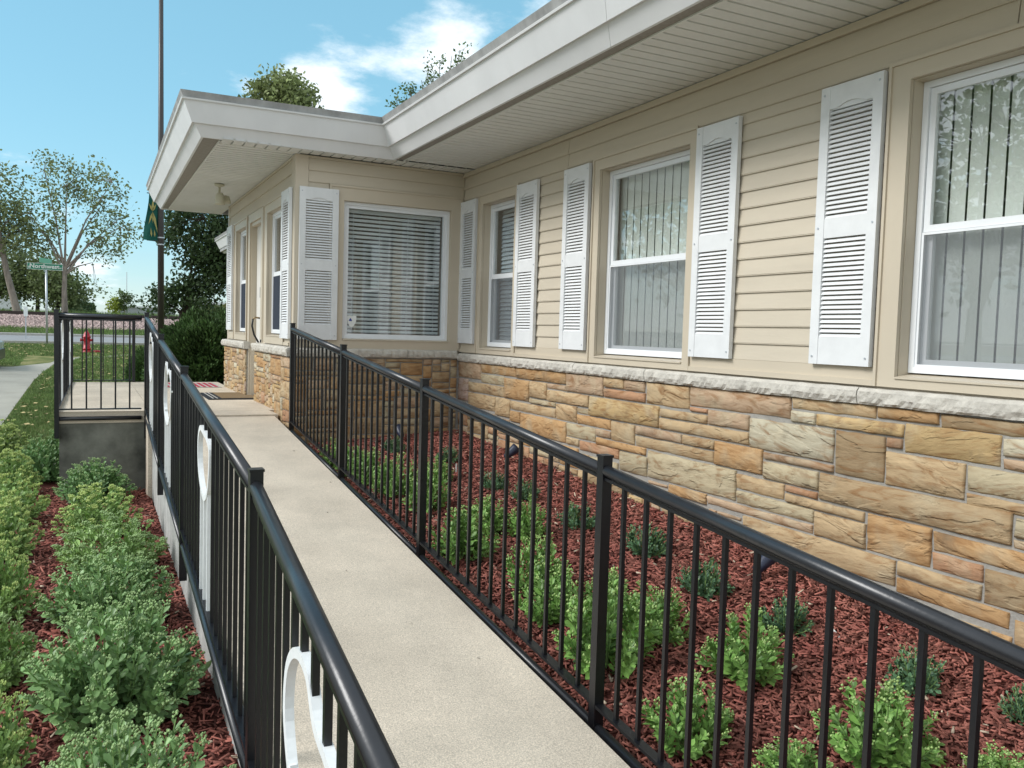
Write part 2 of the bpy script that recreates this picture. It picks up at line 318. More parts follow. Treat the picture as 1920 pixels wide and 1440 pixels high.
# ================================================================== GROUND
PY = [-60, 9.5, 30, 31, 42, 45.5, 49.8, 51.2, 53.5, 60, 250, 900]; PZ = [-1.65, -1.65, -1.0, -.90, -.70, -.45, .10, .15, .15, .12, .1, 0]
def prof(y): return float(np.interp(y, PY, PZ))
def sheet(name, m, xs, ys, dz=0.0, kind='structure', jitter=0):
    V = [(x, y, prof(y) + dz + (RNG.normal() * jitter)) for y in ys for x in xs]; nx = len(xs)
    Fc = [(j * nx + i, j * nx + i + 1, (j + 1) * nx + i + 1, (j + 1) * nx + i) for j in range(len(ys) - 1) for i in range(nx - 1)]
    me = bpy.data.meshes.new(name); me.from_pydata(V, [], Fc); o = put(name, me, m); tag(o, kind=kind); return o
sheet('ground', m_grass, [-600, -60, -20, -8, -3, 0, 3, 8, 20, 60, 600], sorted(set(PY + list(range(-20, 45, 3)))))
def strip(name, m, rows, dz):   # rows: (y, x0, x1)
    V = []; 
    for y0, xa, xb, y1 in rows: V += [(xa, y0, prof(y0) + dz), (xb, y1, prof(y1) + dz)]
    Fc = [(2 * i, 2 * i + 1, 2 * i + 3, 2 * i + 2) for i in range(len(rows) - 1)]
    me = bpy.data.meshes.new(name); me.from_pydata(V, [], Fc); o = put(name, me, m); tag(o, kind='structure'); return o
sheet('road', m_road, [-80, -40, -10, 10, 40, 80], [34.0, 36, 39, 42.0], .004)
mb = MB()
for (ya, yb) in ((33.82, 34.0), (42.0, 42.18)):
    mb.hexa([(-80, ya, prof(ya) - .1), (80, ya, prof(ya) - .1), (80, yb, prof(yb) - .1), (-80, yb, prof(yb) - .1), (-80, ya, prof(ya) + .10), (80, ya, prof(ya) + .10), (80, yb, prof(yb) + .10), (-80, yb, prof(yb) + .10)])
tag(mb.build('kerb', m_kerb), kind='structure')
# curving driveway / walk
dl = [(-30, -12, -2.2), (0, -12, -2.2), (6.0, -12, -1.8), (9.0, -12, -1.3), (12, -12, -1.10), (14.6, -12, -1.05), (16.6, -12, -1.03), (20.4, -12, -.98), (22.6, -12, -.90), (23.6, -12, -.82)]
V = []; 
for y, a, b in dl: V += [(a, y, prof(y) + .004), (b, y, prof(y) + .004)]
me = bpy.data.meshes.new('driveway'); me.from_pydata(V, [], [(2 * i, 2 * i + 1, 2 * i + 3, 2 * i + 2) for i in range(len(dl) - 1)]); tag(put('driveway', me, m_walk), kind='structure')
pw = [(-5.5, 23.6, 23.65), (-1.6, 23.62, 24.2), (-.82, 23.6, 25.6), (-.74, 25.14, 26.27), (-.13, 27.2, 28.1), (.57, 27.9, 28.6), (1.4, 29.1, 29.8), (2.2, 30.2, 31.0), (4, 32.0, 33.0)]
V = []
for x, a, b in pw: V += [(x, a, prof(a) + .004), (x, b, prof(b) + .004)]
me = bpy.data.meshes.new('footpath'); me.from_pydata(V, [], [(2 * i, 2 * i + 1, 2 * i + 3, 2 * i + 2) for i in range(len(pw) - 1)]); tag(put('footpath', me, m_walk), kind='structure')
sheet('rail_embankment', m_ballastb, [-80, -30, -10, 0, 10, 30, 80], [45.6, 47, 49.8, 51.2, 53.5], .004)
# ballast stones
n = 9000; X = RNG.uniform(-7, 9, n); Y = RNG.uniform(45.6, 51.2, n); Z = np.interp(Y, PY, PZ) + .02
base = np.array([[1, 0, 0], [-1, 0, 0], [0, 1, 0], [0, -1, 0], [0, 0, 1], [0, 0, -1]], float); S_ = RNG.uniform(.05, .12, (n, 1, 3))
V = (base[None] * S_ + np.stack([X, Y, Z], 1)[:, None]).reshape(-1, 3)
oc = np.array([[0, 2, 4], [2, 1, 4], [1, 3, 4], [3, 0, 4], [2, 0, 5], [1, 2, 5], [3, 1, 5], [0, 3, 5]]); Fq = (oc[None] + (np.arange(n) * 6)[:, None, None]).reshape(-1, 3)
tag(put('ballast_gravel', npmesh('ballast_gravel', V, Fq), m_ballast), 'pinkish grey crushed stone covering the bank under the railway', 'gravel', kind='stuff')
t = thing('railway_track', 'dark steel railway track along the top of the gravel bank', 'railway', (0, 52.3, .15))
for k, y in enumerate((51.55, 53.0)):
    MB().box((-80, y - .035, .24), (80, y + .035, .42)).build('rail', m_steel, t)
mb = MB()
for i in range(-60, 60): mb.box((i * .6 - .1, 51.1, .15), (i * .6 + .1, 53.4, .25))
o = mb.build('sleepers', m_barkd, t); o['kind'] = 'stuff'
# grass blades near and thinner beyond
def blades(name, n, xr, yr, h, wd, label):
    X = RNG.uniform(*xr, n); Y = RNG.uniform(*yr, n)
    k = ~((X < np.interp(Y, [9, 12, 14.6, 16.6, 20.4, 22.6, 23.6, 25.2, 27.3], [-1.1, -1.08, -1.03, -1.01, -.96, -.88, -.78, -.7, -.15])) & (Y < 28.3) & (Y > np.where(X < -1.6, 0, 0)) & ~((Y > 24.6) & (X < -1.5)))
    k &= ~((X > 1.5) & (Y < 17)); X = X[k]; Y = Y[k]; n = len(X); Z = np.interp(Y, PY, PZ)
    a = RNG.uniform(0, 2 * math.pi, n); hh = h * RNG.uniform(.5, 1.3, n); ln = RNG.normal(0, .35, (n, 2)) * hh[:, None]
    c, s = np.cos(a) * wd, np.sin(a) * wd
    V = np.stack([np.stack([X - c, Y - s, Z], 1), np.stack([X + c, Y + s, Z], 1), np.stack([X + ln[:, 0], Y + ln[:, 1], Z + hh], 1)], 1).reshape(-1, 3)
    tag(put(name, npmesh(name, V, np.arange(n * 3).reshape(-1, 3)), m_blade), label, 'grass', kind='stuff')
blades('lawn_grass', 60000, (-1.4, 2.2), (9.6, 19), .05, .006, 'mown green lawn between the curving driveway and the landing')
blades('verge_grass', 45000, (-4, 4), (19, 33.7), .06, .014, 'patchy green and tan lawn around the hydrant and path')
blades('weedy_grass', 16000, (-7, 9), (42.3, 46), .12, .03, 'rough green verge between the street and the gravel bank')
blades('tall_weeds', 26000, (-9, 16), (54, 64), .42, .02, 'tall pale green weeds growing beyond the railway track')

n = 1300; X = RNG.uniform(-3.5, 3, n); Y = RNG.uniform(13.5, 33.6, n); k = ~((X < np.interp(Y, [12, 16.6, 20.4, 22.6, 25.2], [-1.0, -1.0, -.95, -.85, -.6])) & (Y < 28)); X = X[k]; Y = Y[k]; n = len(X); Z = np.interp(Y, PY, PZ) + .045; a = RNG.uniform(0, 6.28, n); r_ = RNG.uniform(.02, .045, n)
V = np.stack([np.stack([X + r_ * np.cos(a + q), Y + r_ * np.sin(a + q), Z + RNG.uniform(0, .02, n)], 1) for q in (0, 1.6, 3.1, 4.7)], 1).reshape(-1, 3)
tag(put('fallen_leaves', npmesh('fallen_leaves', V, np.arange(n * 4).reshape(-1, 4)), mat('dry_leaf', (.42, .33, .16), .8, .2, island=.4, var=.1)), 'dry tan leaves scattered over the lawn near the hydrant', 'leaves', kind='stuff')

# ================================================================== RAMP AND LANDING
def rampz(y): return -.85 if y >= 8.75 else -.85 - .0876 * (8.75 - y)
LRX = lambda y: float(np.interp(y, [-1, 1.15, 2.68, 5.04, 6.84, 8.85], [.26, .385, .474, .495, .508, .53])) + .035
RRX = lambda y: 1.735 - .0089 * (8 - y) - .062
ramp = thing('concrete_ramp', 'long sloping concrete access ramp with a level landing by the door', 'ramp', (1.1, 8.8, -1.65))
ys = [-.6, .5, 1.5, 2.68, 4, 5.04, 6, 6.84, 8, 8.44]
V = []; Fc = []
for y in ys:
    z = rampz(y); a = LRX(y); b = RRX(y)
    V += [(a, y, -1.9), (a, y, z - .012), (a + .012, y, z), (b - .012, y, z), (b + RNG.normal() * .004, y, z - .012), (b, y, -1.9)]
for i in range(len(ys) - 1):
    for k in range(5): Fc.append((i * 6 + k, i * 6 + k + 1, (i + 1) * 6 + k + 1, (i + 1) * 6 + k))
mb = MB(); mb.add(V, Fc); mb.build('ramp_slab', m_conc, ramp)
# side faces carry weathered grey concrete
mb = MB()
for i in range(len(ys) - 1):
    y0, y1 = ys[i], ys[i + 1]
    mb.add([(LRX(y0) - .003, y0, -1.9), (LRX(y1) - .003, y1, -1.9), (LRX(y1) - .003, y1, rampz(y1) - .02), (LRX(y0) - .003, y0, rampz(y0) - .02)], [(0, 1, 2, 3)])
mb.build('ramp_side', m_concs, ramp)
mb = MB().box((.52, 8.445, -1.9), (1.70, 8.752, -.862)); mb.build('upper_slab', m_conc, ramp)
mb = MB(); mb.hexa([(LRX(8.445), 8.446, -1.0), (1.676, 8.446, -1.0), (1.676, 8.765, -1.0), (LRX(8.7), 8.765, -1.0), (LRX(8.445), 8.446, rampz(8.446)), (1.676, 8.446, rampz(8.446)), (1.676, 8.765, -.85), (LRX(8.7), 8.765, -.85)]); mb.build('upper_slab_face', m_conc, ramp)
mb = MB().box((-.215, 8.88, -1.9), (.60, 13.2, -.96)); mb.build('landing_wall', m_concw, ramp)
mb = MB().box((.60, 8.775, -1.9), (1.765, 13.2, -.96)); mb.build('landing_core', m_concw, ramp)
mb = MB().box((-.225, 8.868, -.96), (.57, 13.21, -.85)); mb.build('landing_slab', m_conc, ramp)
for (y0, y1) in ((8.773, 10.9), (10.906, 13.21)):
    MB().box((.574, y0, -.96), (1.765, y1, -.85)).build('landing_slab', m_conc, ramp)

# mats
t = thing('doormat', 'tan coir doormat with a black rubber border outside the door', 'doormat', (1.5, 10.5, -.85))
MB().box((1.25, 10.05, -.85), (1.93, 11.0, -.838)).build('border', m_rubber, t)
MB().box((1.40, 10.10, -.838), (1.80, 10.95, -.833)).build('pile', m_coir, t)
mb = MB()
for x in (1.30, 1.345, 1.835, 1.875): mb.box((x, 10.09, -.838), (x + .012, 10.96, -.834))
mb.build('stripes', m_matgrey, t)
t = thing('striped_mat', 'red and grey striped mat lying at the far end of the landing', 'mat', (1.3, 12.5, -.85))
MB().box((.95, 12.0, -.85), (1.66, 12.9, -.842)).build('backing', m_matgrey, t)
for i in range(9): MB().box((.97 + i * .076, 12.03, -.842), (1.01 + i * .076, 12.87, -.838)).build('stripe', m_matpink, t)

# ================================================================== RAILINGS
LOOPS = []
def cutat(loops, y):
    for lp in loops:
        zs = []
        for i in range(len(lp)):
            (y0, z0), (y1, z1) = lp[i - 1], lp[i]
            if (y0 - y) * (y1 - y) < 0: zs.append(z0 + (z1 - z0) * (y - y0) / (y1 - y0))
        if len(zs) >= 2: return max(zs), min(zs)
    return None
def railing(root, pts, sub, post_r=.02, drop=1.02, posts=None, last=True, loops=()):
    """pts: 3D points of the handrail at each post; sub: baluster count per bay"""
    for i, p in enumerate(pts):
        if posts is None or i in posts:
            x, y, z = p; mb = MB().box((x - .02, y - .02, z - drop), (x + .02, y + .02, z + .048)); mb.build('post', m_black, root)
            cp = MB().box((x - .023, y - .023, z + .048), (x + .023, y + .023, z + .056)); cp.build('post_cap', m_black, root)
    for i in range(len(pts) - 1):
        a = Vector(pts[i]); b = Vector(pts[i + 1]); d = (b - a); L_ = d.length; dn = d / L_
        MB().tube([a + dn * .018, b - dn * .018], .021, 16).build('handrail', m_blackrail, root, smooth=False if False else True)
        dz = Vector((0, 0, .87)); MB().bar(a - dz + dn * .02, b - dz - dn * .02, .036, .012).build('bottom_bar', m_black, root)
        dz = Vector((0, 0, .958)); MB().tube([a - dz + dn * .018, b - dz - dn * .018], .019, 12).build('bottom_pipe', m_blackrail, root, smooth=True)
        dz = Vector((0, 0, .028)); MB().bar(a - dz + dn * .02, b - dz - dn * .02, .026, .010).build('top_bar', m_black, root)
        n = sub[i]
        for k in range(1, n + 1):
            q = a + d * (k / (n + 1)); ct = cutat(loops, q.y)
            if ct is None: put('baluster', BALM, None, root, (q.x, q.y, q.z - .45)); continue
            h = .0078
            if q.z - .03 > ct[0]: MB().box((q.x - h, q.y - h, ct[0]), (q.x + h, q.y + h, q.z - .025)).build('baluster', m_black, root)
            bb = MB().box((q.x - .0082, q.y - .0082, q.z - .865), (q.x + .0082, q.y + .0082, ct[1])).build('painted_bar', m_scroll, root); bb['label'] = 'baluster length painted white'
BALM = None
mbb = MB().box((-.0073, -.0073, -.415), (.0073, .0073, .425)); tmp = mbb.build('baluster', m_black); BALM = tmp.data; bpy.data.objects.remove(tmp)
def rrail(y): return (1.735 - .0089 * (8 - y), y, -.017 - .0876 * (8 - y) * (.155 / .1577))
rr = thing('ramp_railing', 'black metal railing between the ramp and the mulch bed by the stone wall', 'railing', (1.735, 8, -1))
railing(rr, [rrail(y) for y in (8.0, 6.19, 4.45, 2.565, .70, -1.1)], [13, 13, 13, 13, 13], drop=1.06)
lr = thing('ramp_railing', 'black metal railing with white painted scrollwork on the outer side of the ramp', 'railing', (.53, 8.85, -1))
LP = [(.53, 8.85, .043), (.508, 6.84, -.135), (.495, 5.04, -.291), (.474, 2.68, -.498), (.372, .90, -.655), (.27, -.9, -.81)]
LB = [14, 13, 17, 13, 13]
LOOP_A = [[(1.985, -.94), (1.975, -.82), (1.90, -.745), (1.80, -.71), (1.70, -.72), (1.62, -.785), (1.50, -.80), (1.40, -.82), (1.38, -.93), (1.50, -1.03), (1.68, -1.10), (1.86, -1.07)],
 [(4.14, -.48), (4.215, -.55), (4.20, -.66), (4.11, -.74), (3.98, -.78), (3.86, -.735), (3.80, -.64), (3.79, -.54), (3.88, -.50), (4.0, -.485)],
 [(6.22, -.27), (6.34, -.40), (6.37, -.56), (6.25, -.66), (6.02, -.66), (5.86, -.56), (5.82, -.40), (5.95, -.31), (6.08, -.33)],
 [(8.10, -.10), (8.24, -.25), (8.20, -.42), (8.02, -.50), (7.82, -.46), (7.72, -.32), (7.76, -.18), (7.92, -.13)]]
LOOP_B = [[(10.05, -.01), (10.2, -.12), (10.15, -.3), (9.95, -.42), (9.75, -.36), (9.65, -.2), (9.72, -.06), (9.88, -.02)], [(12.5, -.01), (12.7, -.12), (12.6, -.3), (12.4, -.42), (12.2, -.36), (12.1, -.2), (12.15, -.06), (12.3, -.02)]]
railing(lr, LP[:], LB, posts=(0, 1, 2, 3, 4, 5), drop=1.16, loops=LOOP_A)
gr = thing('landing_railing', 'black metal guard railing around the raised landing at the far end of the ramp', 'railing', (-.24, 8.86, -.85))
railing(gr, [(-.235, 8.85, .045), (.505, 8.85, .045)], [5], posts=(0,), drop=1.14)
railing(gr, [(-.235, 8.85, .045), (-.20, 11.0, .045), (-.165, 13.2, .045)], [13, 13], posts=(1, 2), loops=LOOP_B)
railing(gr, [(-.165, 13.2, .045), (.62, 13.2, .045)], [5], posts=(1,))
# white scrollwork: flat ribbon loops and painted bars on the outer side
def scroll(root, fx, loop, bars, wd=.028):
    """loop: list of (y,z); fx(y): x of railing"""
    pts = []
    n = len(loop)
    for i in range(n):
        p0, p1, p2, p3 = [loop[(i + k) % n] for k in (-1, 0, 1, 2)]
        for s in range(4):
            u = s / 4; q = [.5 * (2 * p1[c] + (p2[c] - p0[c]) * u + (2 * p0[c] - 5 * p1[c] + 4 * p2[c] - p3[c]) * u * u + (3 * p1[c] - p0[c] - 3 * p2[c] + p3[c]) * u ** 3) for c in (0, 1)]
            pts.append(q)
    m_ = len(pts); mb = MB()
    V = []
    for i in range(m_):
        a = pts[i - 1]; b = pts[(i + 1) % m_]; tx, tz = b[0] - a[0], b[1] - a[1]; l = math.hypot(tx, tz) or 1; nx, nz = -tz / l, tx / l
        y, z = pts[i]; x = fx(y)
        for sx, sn in ((-.011, -.5), (.011, -.5), (.011, .5), (-.011, .5)):
            V.append((x + sx, y + nx * .012 * sn * 2, z + nz * .012 * sn * 2))
    Fc = []
    for i in range(m_):
        j = (i + 1) % m_
        for k in range(4): Fc.append((4 * i + k, 4 * i + (k + 1) % 4, 4 * j + (k + 1) % 4, 4 * j + k))
    mb.add(V, Fc); o = mb.build('scroll', m_scroll, root, smooth=False); o['label'] = 'white painted scroll loop'
    for (y, z0, z1) in bars:
        x = fx(y); b = MB().box((x - .010, y - .010, z0), (x + .010, y + .010, z1)).build('painted_bar', m_scroll, root); b['label'] = 'baluster length painted white'
def fxl(y):
    P = sorted([(p[1], p[0]) for p in LP]); return float(np.interp(y, [p[0] for p in P], [p[1] for p in P]))
def LBY(i): # baluster y positions of bay i
    a, b = LP[i], LP[i + 1]; return [a[1] + (b[1] - a[1]) * k / (LB[i] + 1) for k in range(1, LB[i] + 1)]
for lp in LOOP_A: scroll(lr, fxl, lp, ())
for lp in LOOP_B: scroll(gr, lambda y: -.235 + (y - 8.85) * .016, lp, ())

# ================================================================== HOUSE
house = thing('house', 'low tan sided building with white shutters, sandstone base and deep white eaves', 'building', (4.5, 6, -1.65))
def wallpieces(fr, u0, u1, v0, v1, ops, n0=-.14, n1=-.004, name='wall'):
    mb = MB(); us = sorted(ops)
    cur = u0
    for (a, b, c, d) in us:
        if a > cur: fr.box(mb, cur, a, v0, v1, n0, n1)
        fr.box(mb, a, b, v0, c, n0, n1); fr.box(mb, a, b, d, v1, n0, n1); cur = b
    if cur < u1: fr.box(mb, cur, u1, v0, v1, n0, n1)
    return mb.build(name, m_siding, house)
OPM = [(6.92, 7.62, -.16, 1.255), (4.43, 5.50, -.16, 1.255), (1.73, 2.80, -.16, 1.255), (-1.2, -.1, -.16, 1.255)]
OPW = [(2.232, 3.35, -.108, 1.235)]
OPL = [(8.62, 9.45, -.10, 1.22), (9.80, 10.52, -.84, 1.22), (10.78, 11.56, -.10, 1.22)]
wallpieces(FM, -3, 8.12, -1.6, 1.62, OPM); wallpieces(FW, 1.78, 3.5, -1.6, 1.62, OPW); wallpieces(FL, 8.264, 12.25, -1.6, 1.62, OPL)
mb = mb = MB().box((1.93, 12.11, -1.6), (9, 12.25, 1.62)); mb.build('rear_wall', m_siding, house)
MB().box((3.64, -3.0, -1.6), (9, -2.86, 1.62)).build('end_wall', m_siding, house)
MB().box((8.86, -2.86, -1.6), (9, 12.1, 1.62)).build('back_wall', m_siding, house)
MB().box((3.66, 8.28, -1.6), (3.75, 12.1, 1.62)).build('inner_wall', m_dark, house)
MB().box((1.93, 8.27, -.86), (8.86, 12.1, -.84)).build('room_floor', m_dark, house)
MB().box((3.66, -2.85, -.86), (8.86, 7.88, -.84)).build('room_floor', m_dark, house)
MB().box((5.6, -2.85, -.83), (5.65, 7.88, 1.6)).build('dark_backing_wall', m_dark, house)
MB().box((1.95, 9.3, -.83), (3.65, 9.35, 1.6)).build('dark_backing_wall', m_dark, house)  # dark panel added behind the picture window blind to darken its gaps
MB().box((1.78, 13.4, -1.6), (9, 20.1, 1.62)).v if False else None
MB().box((3.6, 12.26, -1.6), (9, 20.0, 1.60)).build('rear_wing', m_siding, house)
# siding boards
def boards(fr, segs, z0, z1, pitch=.0996, n_out=.016, seams=None):
    z = z0
    while z < z1 - .01:
        zt = min(z + pitch, z1)
        for (a, b) in segs:
            if b - a < .02: continue
            mb = MB(); mb.hexa([fr.p(a, z, -.003), fr.p(b, z, -.003), fr.p(b, z, n_out), fr.p(a, z, n_out), fr.p(a, zt, -.003), fr.p(b, zt, -.003), fr.p(b, zt, .003), fr.p(a, zt, .003)])
            # small rolled lip under the board
            fr.box(mb, a, b, z - .006, z, .002, n_out - .002)
            mb.build('siding_board', m_siding, house)
        z = zt
boards(FM, [(7.708, 8.10), (5.592, 6.848), (2.918, 4.358), (-.02, 1.618), (-3, -1.3)], -.112, 1.35)
boards(FM, [(6.0, 8.10), (2.3, 5.994), (-3, 2.294)], 1.35, 1.58, .115)
boards(FW, [(1.888, 2.085), (3.472, 3.48)], -.112, 1.385, .187); boards(FW, [(1.888, 3.48)], 1.385, 1.60, .1075)
boards(FL, [(8.27, 12.17)], 1.335, 1.60, .135); boards(FL, [(8.27, 8.50), (11.70, 12.17)], -.10, 1.335)
mb = MB(); FM.box(mb, -3, 8.10, 1.582, 1.624, .0, .024); mb.build('frieze_trim', m_casing, house)
mb = MB(); FW.box(mb, 1.888, 3.476, 1.602, 1.624, .0, .014); mb.build('frieze_trim', m_casing, house)
mb = MB(); FL.box(mb, 8.27, 12.17, 1.602, 1.624, .0, .014); mb.build('frieze_trim', m_casing, house)
mb = MB(); mb.box((1.762, 8.103, -.19), (1.885, 8.26, 1.624)); mb.build('corner_board', m_casing, house)
mb = MB(); mb.box((3.482, 8.104, -.20), (3.50, 8.118, 1.60)).box((3.476, 8.098, -.20), (3.482, 8.118, 1.6)); mb.build('corner_board', m_casing, house)
mb = MB(); mb.box((1.762, 12.172, -.19), (1.90, 12.268, 1.624)); mb.build('corner_board', m_casing, house)
# starter trims over the sill
def starter(fr, segs, z0=-.205, z1=-.114):
    for a, b in segs:
        mb = MB(); fr.box(mb, a, b, z0, z0 + .03, 0, .030); fr.box(mb, a, b, z0 + .03, z1, 0, .018); mb.build('base_trim', m_casing, house)
starter(FM, [(7.708, 8.10), (5.592, 6.848), (2.918, 4.358), (-.02, 1.618)]); starter(FW, [(1.888, 2.085)], -.18, -.114); starter(FL, [(8.27, 8.5), (11.7, 12.17)], -.18, -.102)
# casings
def casing(fr, a, b, c, d, wl, wr, wt, wb, depth=.13, proud=.022):
    mb = MB()
    fr.box(mb, b, b + wl, c - wb, d + wt, 0, proud); fr.box(mb, a - wr, a, c - wb, d + wt, 0, proud)
    fr.box(mb, a, b, d, d + wt, 0, proud); fr.box(mb, a, b, c - wb, c, 0, proud)
    # back band
    e = .012
    fr.box(mb, b + wl - e, b + wl + .004, c - wb, d + wt + .006, proud, proud + .010); fr.box(mb, a - wr - .004, a - wr + e, c - wb, d + wt + .006, proud, proud + .010)
    fr.box(mb, a - wr + e, b + wl - e, d + wt - e, d + wt + .006, proud, proud + .010)
    # jambs
    fr.box(mb, b - .004, b, c, d, -depth, -.002); fr.box(mb, a, a + .004, c, d, -depth, -.002); fr.box(mb, a + .004, b - .004, d - .004, d, -depth, -.002)
    mb.add([fr.p(a + .004, c, -depth), fr.p(b - .004, c, -depth), fr.p(b - .004, c - .002, .03), fr.p(a + .004, c - .002, .03), fr.p(a + .004, c + .028, -depth), fr.p(b - .004, c + .028, -depth), fr.p(b - .004, c + .006, .03), fr.p(a + .004, c + .006, .03)],
           [(0, 3, 2, 1), (4, 5, 6, 7), (0, 1, 5, 4), (1, 2, 6, 5), (2, 3, 7, 6), (3, 0, 4, 7)])
    return mb.build('casing', m_casing, house)
def frame_rect(fr, mb, a, b, c, d, w, n0, n1):
    fr.box(mb, a, a + w, c, d, n0, n1); fr.box(mb, b - w, b, c, d, n0, n1); fr.box(mb, a + w, b - w, c, c + w, n0, n1); fr.box(mb, a + w, b - w, d - w, d, n0, n1)
def window_double(fr, a, b, c, d, rec, blind, screen):
    """double-hung vinyl window"""
    a += .006; b -= .006; d -= .006; c += .028
    mb = MB(); frame_rect(fr, mb, a, b, c, d, .030, -rec - .07, -rec); w_ = mb.build('window', m_vinyl, house)
    mid = (c + d) / 2 + .0
    mb = MB(); frame_rect(fr, mb, a + .032, b - .032, mid - .018, d - .032, .032, -rec - .035, -rec - .012); mb.build('upper_sash', m_vinyl, w_)
    mb = MB(); frame_rect(fr, mb, a + .032, b - .032, c + .032, mid + .010, .034, -rec - .062, -rec - .038); mb.build('lower_sash', m_vinyl, w_)
    mb = MB(); frame_rect(fr, mb, a + .030, b - .030, c + .030, mid - .020, .012, -rec - .012, -rec - .006); mb.build('screen_frame', m_vinyl, w_)
    mb = MB(); fr.box(mb, a + .062, b - .062, mid + .012, d - .062, -rec - .026, -rec - .021); mb.build('pane', m_glass, w_)
    mb = MB(); fr.box(mb, a + .064, b - .064, c + .062, mid - .020, -rec - .053, -rec - .048); mb.build('pane', m_glass, w_)
    mb = MB(); mb.add([fr.p(a + .041, c + .041, -rec - .009), fr.p(b - .041, c + .041, -rec - .009), fr.p(b - .041, mid - .03, -rec - .009), fr.p(a + .041, mid - .03, -rec - .009)], [(0, 1, 2, 3)])
    mb.build('screen', screen, w_)
    if blind == 'v':
        x = a + .055; k = 0
        while x < b - .06:
            p0, p1 = fr.p(x, 0, -rec - .106), fr.p(x + .081, 0, -rec - .106)
            mb = MB(); z0, z1 = c + .02, d - .03
            pm = (p0 + p1) / 2 + fr.n * .007
            mb.add([(p0.x, p0.y, z0), (pm.x, pm.y, z0), (p1.x, p1.y, z0), (p0.x, p0.y, z1), (pm.x, pm.y, z1), (p1.x, p1.y, z1)], [(0, 1, 4, 3), (1, 2, 5, 4)])
            mb.build('blind_vane', m_vane, w_, smooth=True); x += .092 - (.012 if False else 0); k += 1
    elif blind == 'h':
        z = c + .07
        while z < d - .05:
            mb = MB(); mb.add([fr.p(a + .05, z, -rec - .10), fr.p(b - .05, z, -rec - .10), fr.p(b - .05, z + .034, -rec - .118), fr.p(a + .05, z + .034, -rec - .118)], [(0, 1, 2, 3)])
            mb.build('blind_slat', m_blind, w_); z += .041
    return w_
for (a, b, c, d), bl in zip(OPM, ('h', 'v', 'v', 'v')):
    wl = .085; casing(FM, a, b, c, d, wl if a != 1.73 else .112, .075 if a != 1.73 else .11, .09, .045, .14)
    window_double(FM, a, b, c, d, .065, bl, m_screen)
casing(FL, 8.62, 9.45, -.10, 1.22, .16, .10, .10, .08, .14); window_double(FL, 8.62, 9.45, -.10, 1.22, .035, 'n', m_screend)
casing(FL, 10.78, 11.56, -.10, 1.22, .12, .10, .10, .08, .14); window_double(FL, 10.78, 11.56, -.10, 1.22, .035, 'n', m_screend)
# big picture window of the front wall
a, b, c, d = OPW[0]
casing(FW, a, b, c, d, .115, .14, .135, .085, .10)
mb = MB(); frame_rect(FW, mb, a + .004, b - .004, c + .004, d - .004, .028, -.075, -.018); frame_rect(FW, mb, a + .032, b - .032, c + .032, d - .032, .030, -.075, -.032)
pw_ = mb.build('window', m_vinyl, house)
mb = MB(); FW.box(mb, a + .061, b - .061, c + .061, d - .061, -.055, -.050); mb.build('pane', m_glass, pw_)
z = c + .075; k = 0
while z < d - .075:
    tl = .0265 * (1 + .05 * math.sin(k * 1.7))
    mb = MB(); mb.add([FW.p(a + .066, z, -.125), FW.p(b - .066, z, -.125), FW.p(b - .066, z + tl * .45, -.118), FW.p(a + .066, z + tl * .45, -.118), FW.p(b - .066, z + tl * .92, -.122), FW.p(a + .066, z + tl * .92, -.122)], [(0, 1, 2, 3), (3, 2, 4, 5)])
    mb.build('blind_slat', m_blind, pw_, smooth=True); z += .0405; k += 1
mb = MB(); FW.box(mb, a + .064, b - .064, d - .095, d - .062, -.14, -.105); mb.build('head_rail', m_blind, pw_)
for u in (a + .13, a + .40, b - .42, b - .13):
    mb = MB(); FW.box(mb, u, u + .003, c + .07, d - .09, -.114, -.111); mb.build('ladder_cord', m_blind, pw_)
# shield decal in the lower left corner of the pane
cx, cz = 2.345, .075
sh = [(-.048, .05), (-.02, .058), (0, .05), (.02, .058), (.048, .05), (.044, .0), (.022, -.045), (0, -.065), (-.022, -.045), (-.044, .0)]
mb = MB(); vs = [FW.p(cx + x, cz + y, -.047) for x, y in sh] + [FW.p(cx + x, cz + y, -.0495) for x, y in sh]; nsh = len(sh)
mb.add(vs, [tuple(range(nsh)), tuple(range(nsh, 2 * nsh))[::-1]] + [(i, (i + 1) % nsh, (i + 1) % nsh + nsh, i + nsh) for i in range(nsh)]); mb.build('decal', m_signw, pw_)['label'] = 'white shield decal with a blue triangle'
mb = MB(); mb.add([FW.p(cx - .032, cz + .002, -.0465), FW.p(cx + .006, cz + .002, -.0465), FW.p(cx - .013, cz + .034, -.0465)], [(0, 1, 2)]); mb.build('decal_mark', m_blue, pw_)

